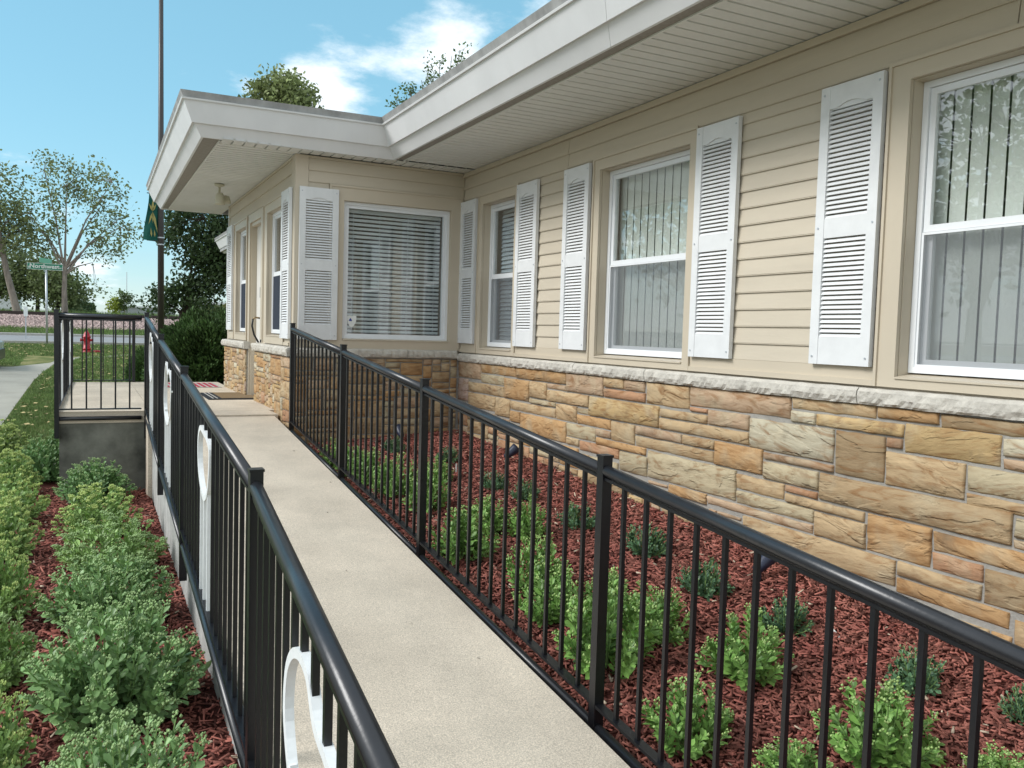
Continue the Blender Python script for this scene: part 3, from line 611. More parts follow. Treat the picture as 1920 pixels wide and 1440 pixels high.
# shutters
LOUV = {}
def shutter(fr, u0, u1, v0=-.112, v1=1.325, n0=.022, mode='full', label=None):
    w_ = u1 - u0; st = .058; mb = MB()
    up = (.645, 1.205); lo = (.03, .545)
    n1 = n0 + .028
    fr.box(mb, u0, u0 + st, v0, v1, n0, n1); fr.box(mb, u1 - st, u1, v0, v1, n0, n1)
    fr.box(mb, u0 + st, u1 - st, v0, lo[0], n0, n1 - .003); fr.box(mb, u0 + st, u1 - st, lo[1], up[0], n0, n1 - .003)
    # arched top rail
    nseg = 12; top = v1
    for i in range(nseg):
        ta, tb = i / nseg, (i + 1) / nseg; ua, ub = u0 + st + (w_ - 2 * st) * ta, u0 + st + (w_ - 2 * st) * tb
        def arch(t):
            s = max(0, 1 - ((t - .5) / .32) ** 2); return up[1] + .004 + .022 * s
        za, zb = arch(ta), arch(tb)
        mb.hexa([fr.p(ua, za, n0), fr.p(ub, zb, n0), fr.p(ub, zb, n1 - .003), fr.p(ua, za, n1 - .003), fr.p(ua, top, n0), fr.p(ub, top, n0), fr.p(ub, top, n1 - .003), fr.p(ua, top, n1 - .003)])
    fr.box(mb, u0 + st, u1 - st, up[1] - .001, up[1] + .03, n0, n1 - .012)
    s = mb.build('shutter', m_white, house)
    if label: s['label'] = label
    zs = [z for (p, q, n) in ((lo[0], lo[1], 21), (up[0], up[1], 23)) for z in [p + (q - p) * i / n for i in range(n)]]
    hw = (w_ - 2 * st) / 2; uc = (u0 + u1) / 2
    def louv(mb, z):
        return mb.hexa([fr.p(uc - hw, z + .0005, n0 + .010), fr.p(uc + hw, z + .0005, n0 + .010), fr.p(uc + hw, z + .0005, n0 + .024), fr.p(uc - hw, z + .0005, n0 + .024), fr.p(uc - hw, z + .0175, n0 + .000), fr.p(uc + hw, z + .0175, n0 + .000), fr.p(uc + hw, z + .0175, n0 + .012), fr.p(uc - hw, z + .0175, n0 + .012)])
    if mode == 'full':
        key = (id(fr), round(hw, 3))
        if key not in LOUV:
            o = louv(MB(), 0).build('louver', m_white, s, origin=tuple(fr.p(uc, 0, n0))); LOUV[key] = o.data; bpy.data.objects.remove(o)
        for z in zs: put('louver', LOUV[key], None, s, tuple(fr.p(uc, z, n0)))
    else:
        mb = MB()
        for z in zs: louv(mb, z)
        o = mb.build('louvers', m_white, s); o['kind'] = 'stuff'
    mb = MB()
    for u in (u0 + .022, u1 - .022):
        for v in (v0 + .04, .60, v1 - .04):
            c_ = fr.p(u, v, n1); r = .006
            p_ = [c_ + fr.u * r * math.cos(k * 1.0472) + Vector((0, 0, r * math.sin(k * 1.0472))) for k in range(6)]
            mb.add(p_ + [q + fr.n * .003 for q in p_], [tuple(range(6, 12))] + [(k, (k + 1) % 6, (k + 1) % 6 + 6, k + 6) for k in range(6)])
    mb.build('screw_heads', m_galv, s)['kind'] = 'stuff'
for (a, b) in ((7.735, 8.10), (6.45, 6.835), (5.615, 5.995), (3.948, 4.333), (2.93, 3.318), (1.2, 1.585)):
    shutter(FM, a, b)
shutter(FW, 1.80, 2.172); shutter(FL, 8.20, 8.58, mode='far'); shutter(FL, 11.74, 12.16, mode='far', v0=-.06)
# door in its recess
dr = MB(); FL.box(dr, 9.82, 10.50, -.84, 1.18, -.10, -.06); dr = dr.build('door', m_door, house)
mb = MB(); FL.box(mb, 9.80, 9.82, -.84, 1.22, -.20, .0); FL.box(mb, 10.50, 10.52, -.84, 1.22, -.20, 0); FL.box(mb, 9.82, 10.50, 1.18, 1.22, -.20, 0)
FL.box(mb, 9.70, 9.80, -.15, 1.32, 0, .022); FL.box(mb, 10.52, 10.62, -.84, 1.32, 0, .022); FL.box(mb, 9.80, 10.52, 1.22, 1.32, 0, .022); mb.build('door_frame', m_casing, house)
mb = MB(); FL.box(mb, 10.14, 10.165, -.82, 1.17, -.06, -.045); mb.build('weather_strip', m_black, dr)
mb = MB(); FL.box(mb, 10.05, 10.12, -.02, .12, -.06, -.035); FL.box(mb, 10.05, 10.12, .33, .45, -.06, -.03); mb.build('lock_plate', m_black, dr)
mb = MB(); mb.tube([FL.p(10.08, .09, -.04), FL.p(10.08, .10, .02), FL.p(10.08, .08, .05)], .010, 8); mb.build('handle_arm', m_brass, dr, smooth=True)
mb = MB(); mb.tube([FL.p(10.08, .08, .05), FL.p(10.08, 0, .06), FL.p(10.08, -.10, .035), FL.p(10.08, -.20, -.02), FL.p(10.08, -.26, -.04)], .011, 8); mb.build('handle', m_black, dr, smooth=True)

# ledge (projecting limestone sill course)
def ledge(fr, cuts, n1, z0, z1, endcap=0):
    for i in range(len(cuts) - 1):
        a, b = sorted((cuts[i], cuts[i + 1])); a += .003; b -= .003
        nx = max(2, int((b - a) / .022)); V = []; Fc = []
        rows = [(z1 - .0, -.05), (z1 - .006, n1 - .016), (z1 - .022, n1), (z0 + .035, n1 + .003), (z0 + .012, n1 - .002), (z0, n1 - .010), (z0, -.05)]
        for j, (z, n) in enumerate(rows):
            for k in range(nx + 1):
                u = a + (b - a) * k / nx; q = fr.p(u, z, n); amp = .007 if 2 <= j <= 4 else .002
                dn = amp * (noise.noise(q * 17) * 1.6 + noise.noise(q * 47 + Vector((9, 2, 4))) * 1.3); V.append(q + fr.n * dn + Vector((0, 0, (.004 if 1 <= j <= 5 else 0) * noise.noise(q * 9 + Vector((3, 1, 2))))))
        for j in range(len(rows) - 1):
            for k in range(nx): Fc.append((j * (nx + 1) + k, j * (nx + 1) + k + 1, (j + 1) * (nx + 1) + k + 1, (j + 1) * (nx + 1) + k))
        Fc.append(tuple(j * (nx + 1) for j in range(len(rows)))); Fc.append(tuple(j * (nx + 1) + nx for j in range(len(rows)))[::-1])
        MB().add(V, Fc).build('sill_stone', m_ledge, house)
ledge(FM, [8.07, 6.84, 5.75, 4.80, 2.99, 1.5, 0, -1.5, -3], .055, -.300, -.212)
ledge(FW, [1.695, 2.9, 3.442], .055, -.275, -.188)
ledge(FLS, [8.068, 8.36, 9.98], .055, -.275, -.188); ledge(FLS, [10.56, 11.5, 12.34], .055, -.275, -.188)
MB().box((1.72, 10.555, -.275), (1.86, 10.60, -.188)).v
# stone veneer
FLS_ = 0
def bed(x, y):
    zw = -1.03 + (y - 8) * .042; zr = -1.13 + .0876 * (min(y, 8) - 8) * .82; t = min(1, max(0, (x - 1.7) / 1.7)); return zr * (1 - t) + zw * t
def stone(fr, u0, u1, v0, v1, depth, colkey):
    w_, h = u1 - u0, v1 - v0
    nx = int(min(11, max(3, round(w_ / .045)))); ny = int(min(6, max(3, round(h / .032)))); V = []; Fc = []
    sd_ = Vector((random.uniform(0, 50), random.uniform(0, 50), random.uniform(0, 50)))
    bx = min(.008, w_ * .2) / w_; by = min(.006, h * .2) / h
    us = [0, bx] + [bx + (1 - 2 * bx) * i / (nx - 2) for i in range(1, nx - 2)] + [1 - bx, 1]; vs = [0, by] + [by + (1 - 2 * by) * i / (ny - 2) for i in range(1, ny - 2)] + [1 - by, 1]
    if nx == 3: us = [0, bx, 1 - bx, 1]
    if ny == 3: vs = [0, by, 1 - by, 1]
    nx, ny = len(us), len(vs)
    frac = random.random() < .38; fy = random.uniform(.25, .6); fs = random.uniform(-.3, .3); fa = random.uniform(.006, .014)
    for j, tv in enumerate(vs):
        for i, tu in enumerate(us):
            edge = i in (0, nx - 1) or j in (0, ny - 1)
            q = Vector((tu * w_, tv * h, 0)) + sd_
            n = depth * (.92 + .22 * noise.noise(Vector((q.x * 5, q.y * 16, sd_.z)))) + .003 * noise.noise(Vector((q.x * 26, q.y * 45, 1)))
            if frac and tv < fy + fs * (tu - .5) + .12 * noise.noise(Vector((tu * 6, sd_.x, 0))): n += -fa
            n = max(n, .019)
            if edge: n = max(n * .7, .0125)
            du = (.006 * noise.noise(Vector((tv * 7, sd_.y, 3)))) if i in (0, nx - 1) else 0; dv = (.006 * noise.noise(Vector((tu * w_ * 14, sd_.x, 7 + j)))) if j in (0, ny - 1) else 0
            V.append(fr.p(u0 + tu * w_ + du, v0 + tv * h + dv, n))
    for j in range(ny - 1):
        for i in range(nx - 1): Fc.append((j * nx + i, j * nx + i + 1, (j + 1) * nx + i + 1, (j + 1) * nx + i))
    ring = [i for i in range(nx)] + [j * nx + nx - 1 for j in range(1, ny)] + [(ny - 1) * nx + i for i in range(nx - 2, -1, -1)] + [j * nx for j in range(ny - 2, 0, -1)]
    b0 = len(V)
    for r in ring:
        p = Vector(V[r]); d = (p - fr.o).dot(fr.n); V.append(p - fr.n * (d + .01))
    for k in range(len(ring)):
        k2 = (k + 1) % len(ring); Fc.append((ring[k2], ring[k], b0 + k, b0 + k2))
    c = STONE_COL[colkey]; f = random.uniform(.96, 1.20)
    MB().add(V, Fc).build('stone', m_stone, house, smooth=True, color=tuple(x * f for x in c))
def veneer(fr, u0, u1, vb, vt, fixed=(), joint=.013, keys='toptgyrpbt', avgw=.26, small=False, depth=.032):
    """vb(u) bottom function"""
    c_ = .01; nu = int(round((u1 - u0) / c_)); bot = min(vb(u0), vb(u1)) - .03; nv = int(round((vt - bot) / c_)); occ = np.zeros((nu + 1, nv + 1), bool)
    def mark(a, b, c, d): occ[max(0, int((a - u0) / c_)):max(0, int(math.ceil((b - u0) / c_))), max(0, int((c - bot) / c_)):max(0, int(math.ceil((d - bot) / c_)))] = True
    F_ = [list(x) for x in fixed]
    for it in range(7):      # stones grow towards each other until only a joint is left
        for i, A_ in enumerate(F_):
            for side in range(4):
                B_ = list(A_[:4]); B_[side] += (-.0025, .0025, -.0025, .0025)[side]
                if B_[3] > vt or B_[1] > u1 + .001: continue
                if all(i == q or B_[0] > C_[1] + joint * .85 or B_[1] < C_[0] - joint * .85 or B_[2] > C_[3] + joint * .85 or B_[3] < C_[2] - joint * .85 for q, C_ in enumerate(F_)): A_[:4] = B_
    for (a, b, c, d, k) in F_:
        stone(fr, a, b, c, min(d, vt), depth, k); mark(a - joint * .9, b + joint * .9, c - joint * .9, d + joint * .9)
    for j in range(nv - 1, 1, -1):
        i = 0
        while i < nu:
            if occ[i, j]: i += 1; continue
            if bot + j * c_ < vb(u0 + i * c_) - .04: occ[i, j] = True; i += 1; continue
            maxw = int(random.choice((.10, .16, .22, .30, .40, .52)) / c_ * (.8 if small else 1)); w_ = 0
            while i + w_ < nu and w_ < maxw and not occ[i + w_, j]: w_ += 1
            if i + w_ < nu and w_ == maxw:
                rem = 0
                while i + w_ + rem < nu and rem < 9 and not occ[i + w_ + rem, j]: rem += 1
                if rem < 8: w_ += rem
            maxh = random.choice((4, 5, 6, 7, 9, 11, 13, 17)) if w_ > 9 else random.choice((5, 8, 11)); h = 0
            while h < maxh and j - h >= 0 and not occ[i:i + w_, j - h].any(): h += 1
            if j - h >= 0:
                rem = 0
                while rem < 4 and j - h - rem >= 0 and not occ[i:i + w_, j - h - rem].any(): rem += 1
                if rem < 4: h += rem
            if w_ < 3 or h < 2: occ[i, j] = True; i += 1; continue
            ua, ub = u0 + i * c_ + (.003 if i else 0), u0 + (i + w_) * c_ - joint + .003; zb, zt = bot + (j - h + 1) * c_, bot + (j + 1) * c_ - joint + .003
            if h * c_ > .02 and ub - ua > .03 and zt - zb > .012: stone(fr, ua, ub, zb, zt, depth, random.choice(keys))
            occ[i:i + w_, j - h + 1:j + 1] = True; i += w_
MAINST = [(7.56,8.11,-.461,-.299,'p'),(6.812,7.525,-.39,-.303,'o'),(5.925,6.784,-.395,-.303,'o'),(5.365,5.888,-.449,-.304,'p'),(7.046,7.533,-.484,-.403,'g'),(7.86,8.11,-.681,-.493,'m'),(7.039,7.843,-.591,-.499,'t'),(6.542,7.025,-.59,-.421,'o'),(6.228,6.524,-.548,-.412,'t'),(5.922,6.21,-.447,-.410,'p'),(5.557,6.21,-.553,-.461,'t'),(6.072,6.522,-.6,-.561,'g'),(7.214,7.835,-.729,-.606,'t'),(6.906,7.196,-.754,-.606,'t'),(6.067,6.886,-.690,-.621,'t'),(6.694,6.893,-.781,-.703,'o'),(5.889,6.680,-.855,-.705,'o'),(5.729,6.049,-.692,-.573,'t'),(5.548,5.713,-.610,-.570,'g'),(5.244,5.709,-.690,-.624,'o'),(5.445,5.868,-.81,-.706,'g'),(5.681,5.866,-.872,-.82,'t'),(5.117,5.66,-.895,-.824,'r'),(5.234,5.425,-.757,-.708,'p'),(4.789,5.42,-.820,-.770,'o'),(5.092,5.335,-.362,-.308,'t'),(4.828,5.075,-.380,-.308,'p'),(4.818,5.335,-.452,-.390,'r'),(4.336,4.804,-.455,-.308,'t'),(3.464,4.322,-.425,-.308,'p'),(4.171,4.31,-.463,-.438,'r'),(3.781,4.142,-.527,-.438,'p'),(4.159,4.637,-.526,-.476,'t'),(3.775,4.640,-.612,-.540,'t'),(4.655,5.542,-.610,-.466,'y'),(4.402,4.914,-.676,-.624,'p'),(4.928,5.222,-.763,-.624,'t'),(4.09,4.389,-.682,-.628,'t'),(3.659,4.068,-.768,-.625,'o'),(4.081,4.910,-.765,-.695,'t'),(3.87,4.755,-.960,-.780,'g'),(4.770,5.101,-.950,-.833,'g'),(2.897,3.448,-.362,-.308,'t'),(3.284,3.447,-.430,-.376,'l'),(2.737,3.270,-.436,-.376,'y'),(3.147,3.769,-.622,-.450,'l'),(2.831,3.132,-.675,-.450,'b'),(3.141,3.646,-.675,-.636,'p'),(3.242,3.646,-.782,-.690,'g'),(2.555,2.884,-.356,-.308,'o'),(3.481,3.866,-.882,-.796,'t'),(2.181,3.228,-.828,-.690,'b'),(3.247,3.465,-.828,-.797,'r'),(2.932,3.465,-.889,-.842,'t'),(3.262,3.857,-.968,-.896,'g'),(3.27,4.117,-1.022,-.982,'p'),(4.131,4.494,-1.018,-.974,'o'),(2.921,3.244,-1.018,-.903,'t'),(2.556,2.907,-1.010,-.845,'o'),(2.741,3.774,-1.148,-1.036,'t'),(2.032,2.541,-.368,-.308,'b'),(2.737,2.821,-.495,-.450,'r'),(2.253,2.722,-.505,-.371,'y'),(2.011,2.237,-.452,-.382,'l'),(2.052,2.236,-.512,-.466,'p'),(2.41,2.817,-.676,-.520,'t'),(2.014,2.394,-.632,-.522,'g'),(2.072,2.392,-.695,-.646,'t'),(2.003,2.160,-.786,-.710,'g'),(2.047,2.163,-.835,-.800,'p'),(2.009,2.538,-.932,-.850,'o'),(2.305,2.539,-1.022,-.946,'r'),(2.302,2.718,-1.097,-1.036,'t'),(2.013,2.286,-1.105,-.956,'b'),(2.17,2.724,-1.185,-1.115,'o'),(4.545,4.885,-1.085,-1.04,'t'),(4.422,4.564,-1.171,-1.115,'t'),(3.868,4.40,-1.20,-1.105,'t'),(5.257,5.538,-1.127,-1.024,'t')]
MB().box((3.489, -3, -1.7), (3.4955, 8.12, -.30)).build('mortar_bed', m_mortar, house)
veneer(FM, 1.2, 8.11, lambda u: bed(3.4, u), -.303, MAINST)
MB().box((1.769, 8.109, -1.7), (3.49, 8.1155, -.27)).build('mortar_bed', m_mortar, house)
veneer(FW, 1.74, 3.46, lambda u: bed(u, 8.0), -.279, keys='ttpobgto')
MB().box((1.742, 8.105, -1.7), (1.7755, 9.97, -.27)).build('mortar_bed', m_mortar, house)
veneer(FLS, 8.09, 9.96, lambda u: -.86 if u > 8.7 else rampz(u) - .02, -.279, keys='tooptryl', depth=.022)
MB().box((1.742, 10.56, -1.7), (1.7755, 12.29, -.27)).build('mortar_bed', m_mortar, house)
veneer(FLS, 10.57, 12.30, lambda u: -.86, -.279, keys='tptoytlp', depth=.022)
FC = Fr((0, 10.58, 0), (1, 0, 0), (0, -1, 0)); veneer(FC, 1.725, 1.96, lambda u: -.86, -.279, keys='btmgt', small=True, depth=.02)
MB().box((1.70, 10.52, -.275), (1.98, 10.557, -.188)).build('sill_stone', m_ledge, house)
FE = Fr((0, 12.93, 0), (1, 0, 0), (0, 1, 0))

# fascia: flared double band with a metal cap
def fascia(poly, bandset):
    P = [Vector((x, y, 0)) for x, y in poly]; n = len(P)
    nor = []
    for i in range(n - 1):
        d = (P[i + 1] - P[i]).normalized(); nor.append(Vector((-d.y, d.x, 0)))
    def off(i, o):
        if i == 0: return P[0] + nor[0] * o
        if i == n - 1: return P[-1] + nor[-1] * o
        m = (nor[i - 1] + nor[i]).normalized(); return P[i] + m * (o / max(.3, m.dot(nor[i])))
    for (name, m, o0, z0, o1, z1, th) in bandset:
        for i in range(n - 1):
            L_ = (P[i + 1] - P[i]).length; k = max(1, int(round(L_ / 3.6)))
            a0, b0, a1, b1 = off(i, o0), off(i + 1, o0), off(i, o1), off(i + 1, o1)
            a0i, b0i, a1i, b1i = off(i, o0 - th), off(i + 1, o0 - th), off(i, o1 - th), off(i + 1, o1 - th)
            for s in range(k):
                ta, tb = s / k, (s + 1) / k; g = .0012 / L_
                if s > 0: ta += g
                if s < k - 1: tb -= g
                q = lambda A, B, t, z: Vector((A.x + (B.x - A.x) * t, A.y + (B.y - A.y) * t, z))
                MB().hexa([q(a0i, b0i, ta, z0), q(a0i, b0i, tb, z0), q(a0, b0, tb, z0), q(a0, b0, ta, z0), q(a1i, b1i, ta, z1), q(a1i, b1i, tb, z1), q(a1, b1, tb, z1), q(a1, b1, ta, z1)]).build(name, m, house)
BANDS = [('fascia_board', m_fascia, 0, SOF, .070, 1.738, .02), ('fascia_board', m_fascia, .084, 1.728, .158, 1.898, .02), ('drip_edge', m_white, .172, 1.897, .178, 1.911, .05), ('roof_edge', m_cap, .163, 1.912, .186, 1.968, .06)]
MAINP = [(9.0, -3.4), (2.642, -3.4), (2.642, 7.87), (.903, 7.91), (.965, 13.185), (9.0, 13.185)]
fascia(MAINP, BANDS)
fascia([(2.82, 13.45), (2.82, 20.3), (9.5, 20.3)], BANDS)
mb = MB(); mb.add([(2.49, -3.5, 1.945), (2.49, 7.72, 1.945), (.74, 7.75, 1.945), (.80, 13.33, 1.945), (9, 13.33, 1.945), (9, -3.5, 1.945)], [(0, 5, 4, 3, 2, 1)]); mb.add([(2.66, -3.3, 1.70), (2.66, 7.89, 1.70), (.93, 7.93, 1.70), (.98, 13.16, 1.70), (9, 13.16, 1.70), (9, -3.3, 1.70)], [(0, 1, 2, 3, 4, 5)])
mb.build('roof', m_cap, house)
MB().box((2.75, 13.4, 1.66), (9.4, 20.35, 1.93)).build('rear_roof', m_cap, house)
# soffit
mb = MB(); mb.box((2.662, -3.3, SOF + .006), (2.735, 7.86, SOF + .010)); mb.build('soffit_vent', m_vent, house)
mb = MB(); mb.hexa([(.918, 7.92, SOF + .006), (1.060, 7.92, SOF + .006), (1.060, 13.16, SOF + .006), (.980, 13.16, SOF + .006), (.918, 7.92, SOF + .010), (1.060, 7.92, SOF + .010), (1.060, 13.16, SOF + .010), (.980, 13.16, SOF + .010)]); mb.build('soffit_vent', m_vent, house)
MB().box((2.735, -3.3, SOF - .004), (2.750, 7.86, SOF + .012)).build('soffit_trim', m_soffit, house)
MB().box((1.058, 7.98, SOF - .004), (1.072, 13.12, SOF + .012)).build('soffit_trim', m_soffit, house)
MB().box((.97, 13.12, SOF - .006), (1.80, 13.165, SOF + .012)).build('soffit_trim', m_soffit, house)
def panel(x0, x1, y0, y1, axis):
    mb = MB(); g = .011
    if y0 > 7.9 and axis == 'x': y0 += .010; y1 -= .004
    if axis == 'x': prof_ = [(y0 + .007, SOF + .022), (y0 + g, SOF + .002), (y1 - g * .5, SOF + .002), (y1 - .004, SOF + .022)]; V = [(x, y, z) for x in (x0, x1) for (y, z) in prof_]
    else: prof_ = [(x0 + .007, SOF + .022), (x0 + g, SOF + .002), (x1 - g * .5, SOF + .002), (x1 - .004, SOF + .022)]; V = [(x, y, z) for y in (y0, y1) for (x, z) in prof_]
    mb.add(V, [(0, 1, 5, 4), (1, 2, 6, 5), (2, 3, 7, 6)])
    return mb.build('soffit_panel', m_soffit, house)
y = -3.3
while y < 7.83: panel(2.75, 3.50, y, y + .1012, 'x'); y += .1012
y = 8.10
while y < 13.1: panel(1.072, 1.80, y, y + .1012, 'x'); y += .1012
x = 1.072
while x < 2.66: panel(x, x + .1012, 7.88, 8.09, 'y'); x += .1012
while x < 3.48: panel(x, min(x + .1012, 3.5), 7.88, 8.12, 'y'); x += .1012
MB().box((1.072, 8.088, SOF - .003), (1.80, 8.103, SOF + .015)).build('soffit_trim', m_soffit, house)

# security light under the soffit
t = thing('security_light', 'cream twin security light hanging under the soffit above the door', 'light fixture', (1.39, 10.39, SOF))
mb = MB().lathe([(.0, 0), (.055, 0), (.055, -.02), (.02, -.035), (.0, -.035)], (1.39, 10.39, SOF), 14); mb.build('mount', m_cream, t, smooth=True)
MB().tube([(1.39, 10.39, SOF - .03), (1.39, 10.39, SOF - .10)], .013, 8).build('stem', m_cream, t, smooth=True)
mb = MB().lathe([(0, .05), (.03, .05), (.05, .02), (.055, -.06), (.06, -.08), (.0, -.08)], (1.39, 10.34, SOF - .16), 14); mb.build('sensor_head', m_cream, t, smooth=True)
mb = MB().lathe([(0, .04), (.04, .03), (.055, -.02), (.06, -.05), (0, -.04)], (1.47, 10.45, SOF - .155), 14); mb.build('lamp_head', m_cream, t, smooth=True)
# landscape spotlights
def spot(loc, az, label):
    t = thing('spotlight', label, 'spotlight', loc, 'dark landscape spotlights in the mulch'); x, y, z = loc
    MB().tube([(x, y, z - .05), (x, y, z + .06)], .010, 8).build('stake', m_navy, t, smooth=True)
    d = Vector((math.cos(az), math.sin(az), .75)).normalized(); a = Vector((x, y, z + .06)) - d * .03
    MB().tube([a - d * .01, a, a + d * .05, a + d * .10, a + d * .125], [.012, .026, .034, .042, .046], 14).build('housing', m_navy, t, smooth=True)
    MB().tube([a + d * .118, a + d * .126], .038, 14).build('lens', m_lens, t)
spot((2.72, 7.72, -1.06), 1.57, 'dark blue spotlight in the mulch at the front wall corner')
spot((3.22, 6.39, -1.09), 0, 'small dark spotlight aimed at the stone wall below the narrow window')
spot((3.16, 3.30, -1.24), 0, 'dark spotlight with a pale lens beside the stone wall near the handrail')

# ================================================================== MULCH
V = []; xs = np.linspace(1.66, 3.50, 24); ys = np.linspace(-.6, 8.13, 60); nx = len(xs)
for y in ys:
    for x in xs: V.append((x, y, bed(x, y) + .012 * noise.noise(Vector((x * 4, y * 4, 0)))))
Fc = [(j * nx + i, j * nx + i + 1, (j + 1) * nx + i + 1, (j + 1) * nx + i) for j in range(len(ys) - 1) for i in range(nx - 1)]
me = bpy.data.meshes.new('mulch_bed'); me.from_pydata(V, [], Fc); o = put('mulch_bed', me, m_mulchbase); tag(o, kind='structure')
V = []; xs = np.linspace(-1.08, .56, 20); ys = np.linspace(-.6, 9.8, 60); nx = len(xs)
for y in ys:
    for x in xs: V.append((x, y, -1.645 + .015 + .012 * noise.noise(Vector((x * 4, y * 4, 5)))))
Fc = [(j * nx + i, j * nx + i + 1, (j + 1) * nx + i + 1, (j + 1) * nx + i) for j in range(len(ys) - 1) for i in range(nx - 1)]
me = bpy.data.meshes.new('mulch_bed'); me.from_pydata(V, [], Fc); o = put('mulch_bed', me, m_mulchbase); tag(o, kind='structure')
def chips(name, n, xr, yr, zf, m, label, smin=.018, smax=.06, nearbias=1.0):
    X = RNG.uniform(*xr, n); Y = yr[0] + (yr[1] - yr[0]) * RNG.uniform(0, 1, n) ** nearbias
    Z = np.array([zf(x, y) for x, y in zip(X, Y)]) + RNG.uniform(0, .016, n)
    Ln = RNG.uniform(smin, smax, n) * .5; W = RNG.uniform(.004, .011, n) * .5 * (1 + .3 * (Y > 4)); H = RNG.uniform(.0015, .004, n)
    yaw = RNG.uniform(0, math.pi * 2, n); pit = RNG.normal(0, .28, n); rol = RNG.normal(0, .5, n)
    d = np.stack([np.cos(yaw) * np.cos(pit), np.sin(yaw) * np.cos(pit), np.sin(pit)], 1)
    s0 = np.stack([-np.sin(yaw), np.cos(yaw), np.zeros(n)], 1); u0 = np.cross(d, s0); s = s0 * np.cos(rol)[:, None] + u0 * np.sin(rol)[:, None]; u = np.cross(d, s)
    c = np.stack([X, Y, Z + np.abs(np.sin(pit)) * Ln * .5], 1)[:, None]
    k = np.array([[-1, -1, -1], [1, -.6, -1], [1, .7, -1], [-1, 1, -1], [-1, -.8, 1], [1, -.4, 1], [1, .6, 1], [-.9, .8, 1]], float)
    V = c + k[None, :, 0:1] * (d * Ln[:, None])[:, None] + k[None, :, 1:2] * (s * W[:, None])[:, None] + k[None, :, 2:3] * (u * H[:, None])[:, None]
    q = np.array([[4, 5, 6, 7], [0, 1, 5, 4], [1, 2, 6, 5], [2, 3, 7, 6], [3, 0, 4, 7]]); Fq = (q[None] + (np.arange(n) * 8)[:, None, None]).reshape(-1, 4)
    tag(put(name, npmesh(name, V.reshape(-1, 3), Fq), m), label, 'mulch', kind='stuff')
chips('wood_mulch', 46000, (1.66, 3.46), (.9, 8.05), lambda x, y: bed(x, y), m_chip, 'shredded red wood mulch in the bed between ramp and stone wall', nearbias=1.5)
chips('pale_mulch', 420, (1.7, 3.46), (1.0, 8.0), lambda x, y: bed(x, y) + .012, m_chip2, 'scattered pale wood splinters on the red mulch by the wall', .012, .05, 1.4)
chips('wood_mulch', 26000, (-1.0, .54), (.9, 9.2), lambda x, y: -1.632, m_chip, 'shredded red wood mulch in the bed left of the ramp', .022, .07, 1.2)
chips('pale_mulch', 220, (-1.0, .54), (1.5, 9.0), lambda x, y: -1.612, m_chip2, 'scattered pale wood splinters on the mulch left of the ramp', .012, .045)
# fallen leaves / grit on the ramp
mb = MB()
for (x, y) in ((1.52, 6.9), (1.56, 5.9), (1.36, 5.2), (1.3, 3.5), (1.45, 3.1), (1.2, 4.2)):
    z = rampz(y) + .003; r = .003 + random.random() * .003; a = random.random() * 3
    mb.add([(x + r * math.cos(a + k * 1.57) * (1 if k % 2 else 1.8), y + r * math.sin(a + k * 1.57), z + .002 * k) for k in range(4)], [(0, 1, 2, 3)])
tag(mb.build('leaf_litter', m_barkd), 'tiny dark leaf bits scattered on the pale ramp', 'debris', kind='stuff')

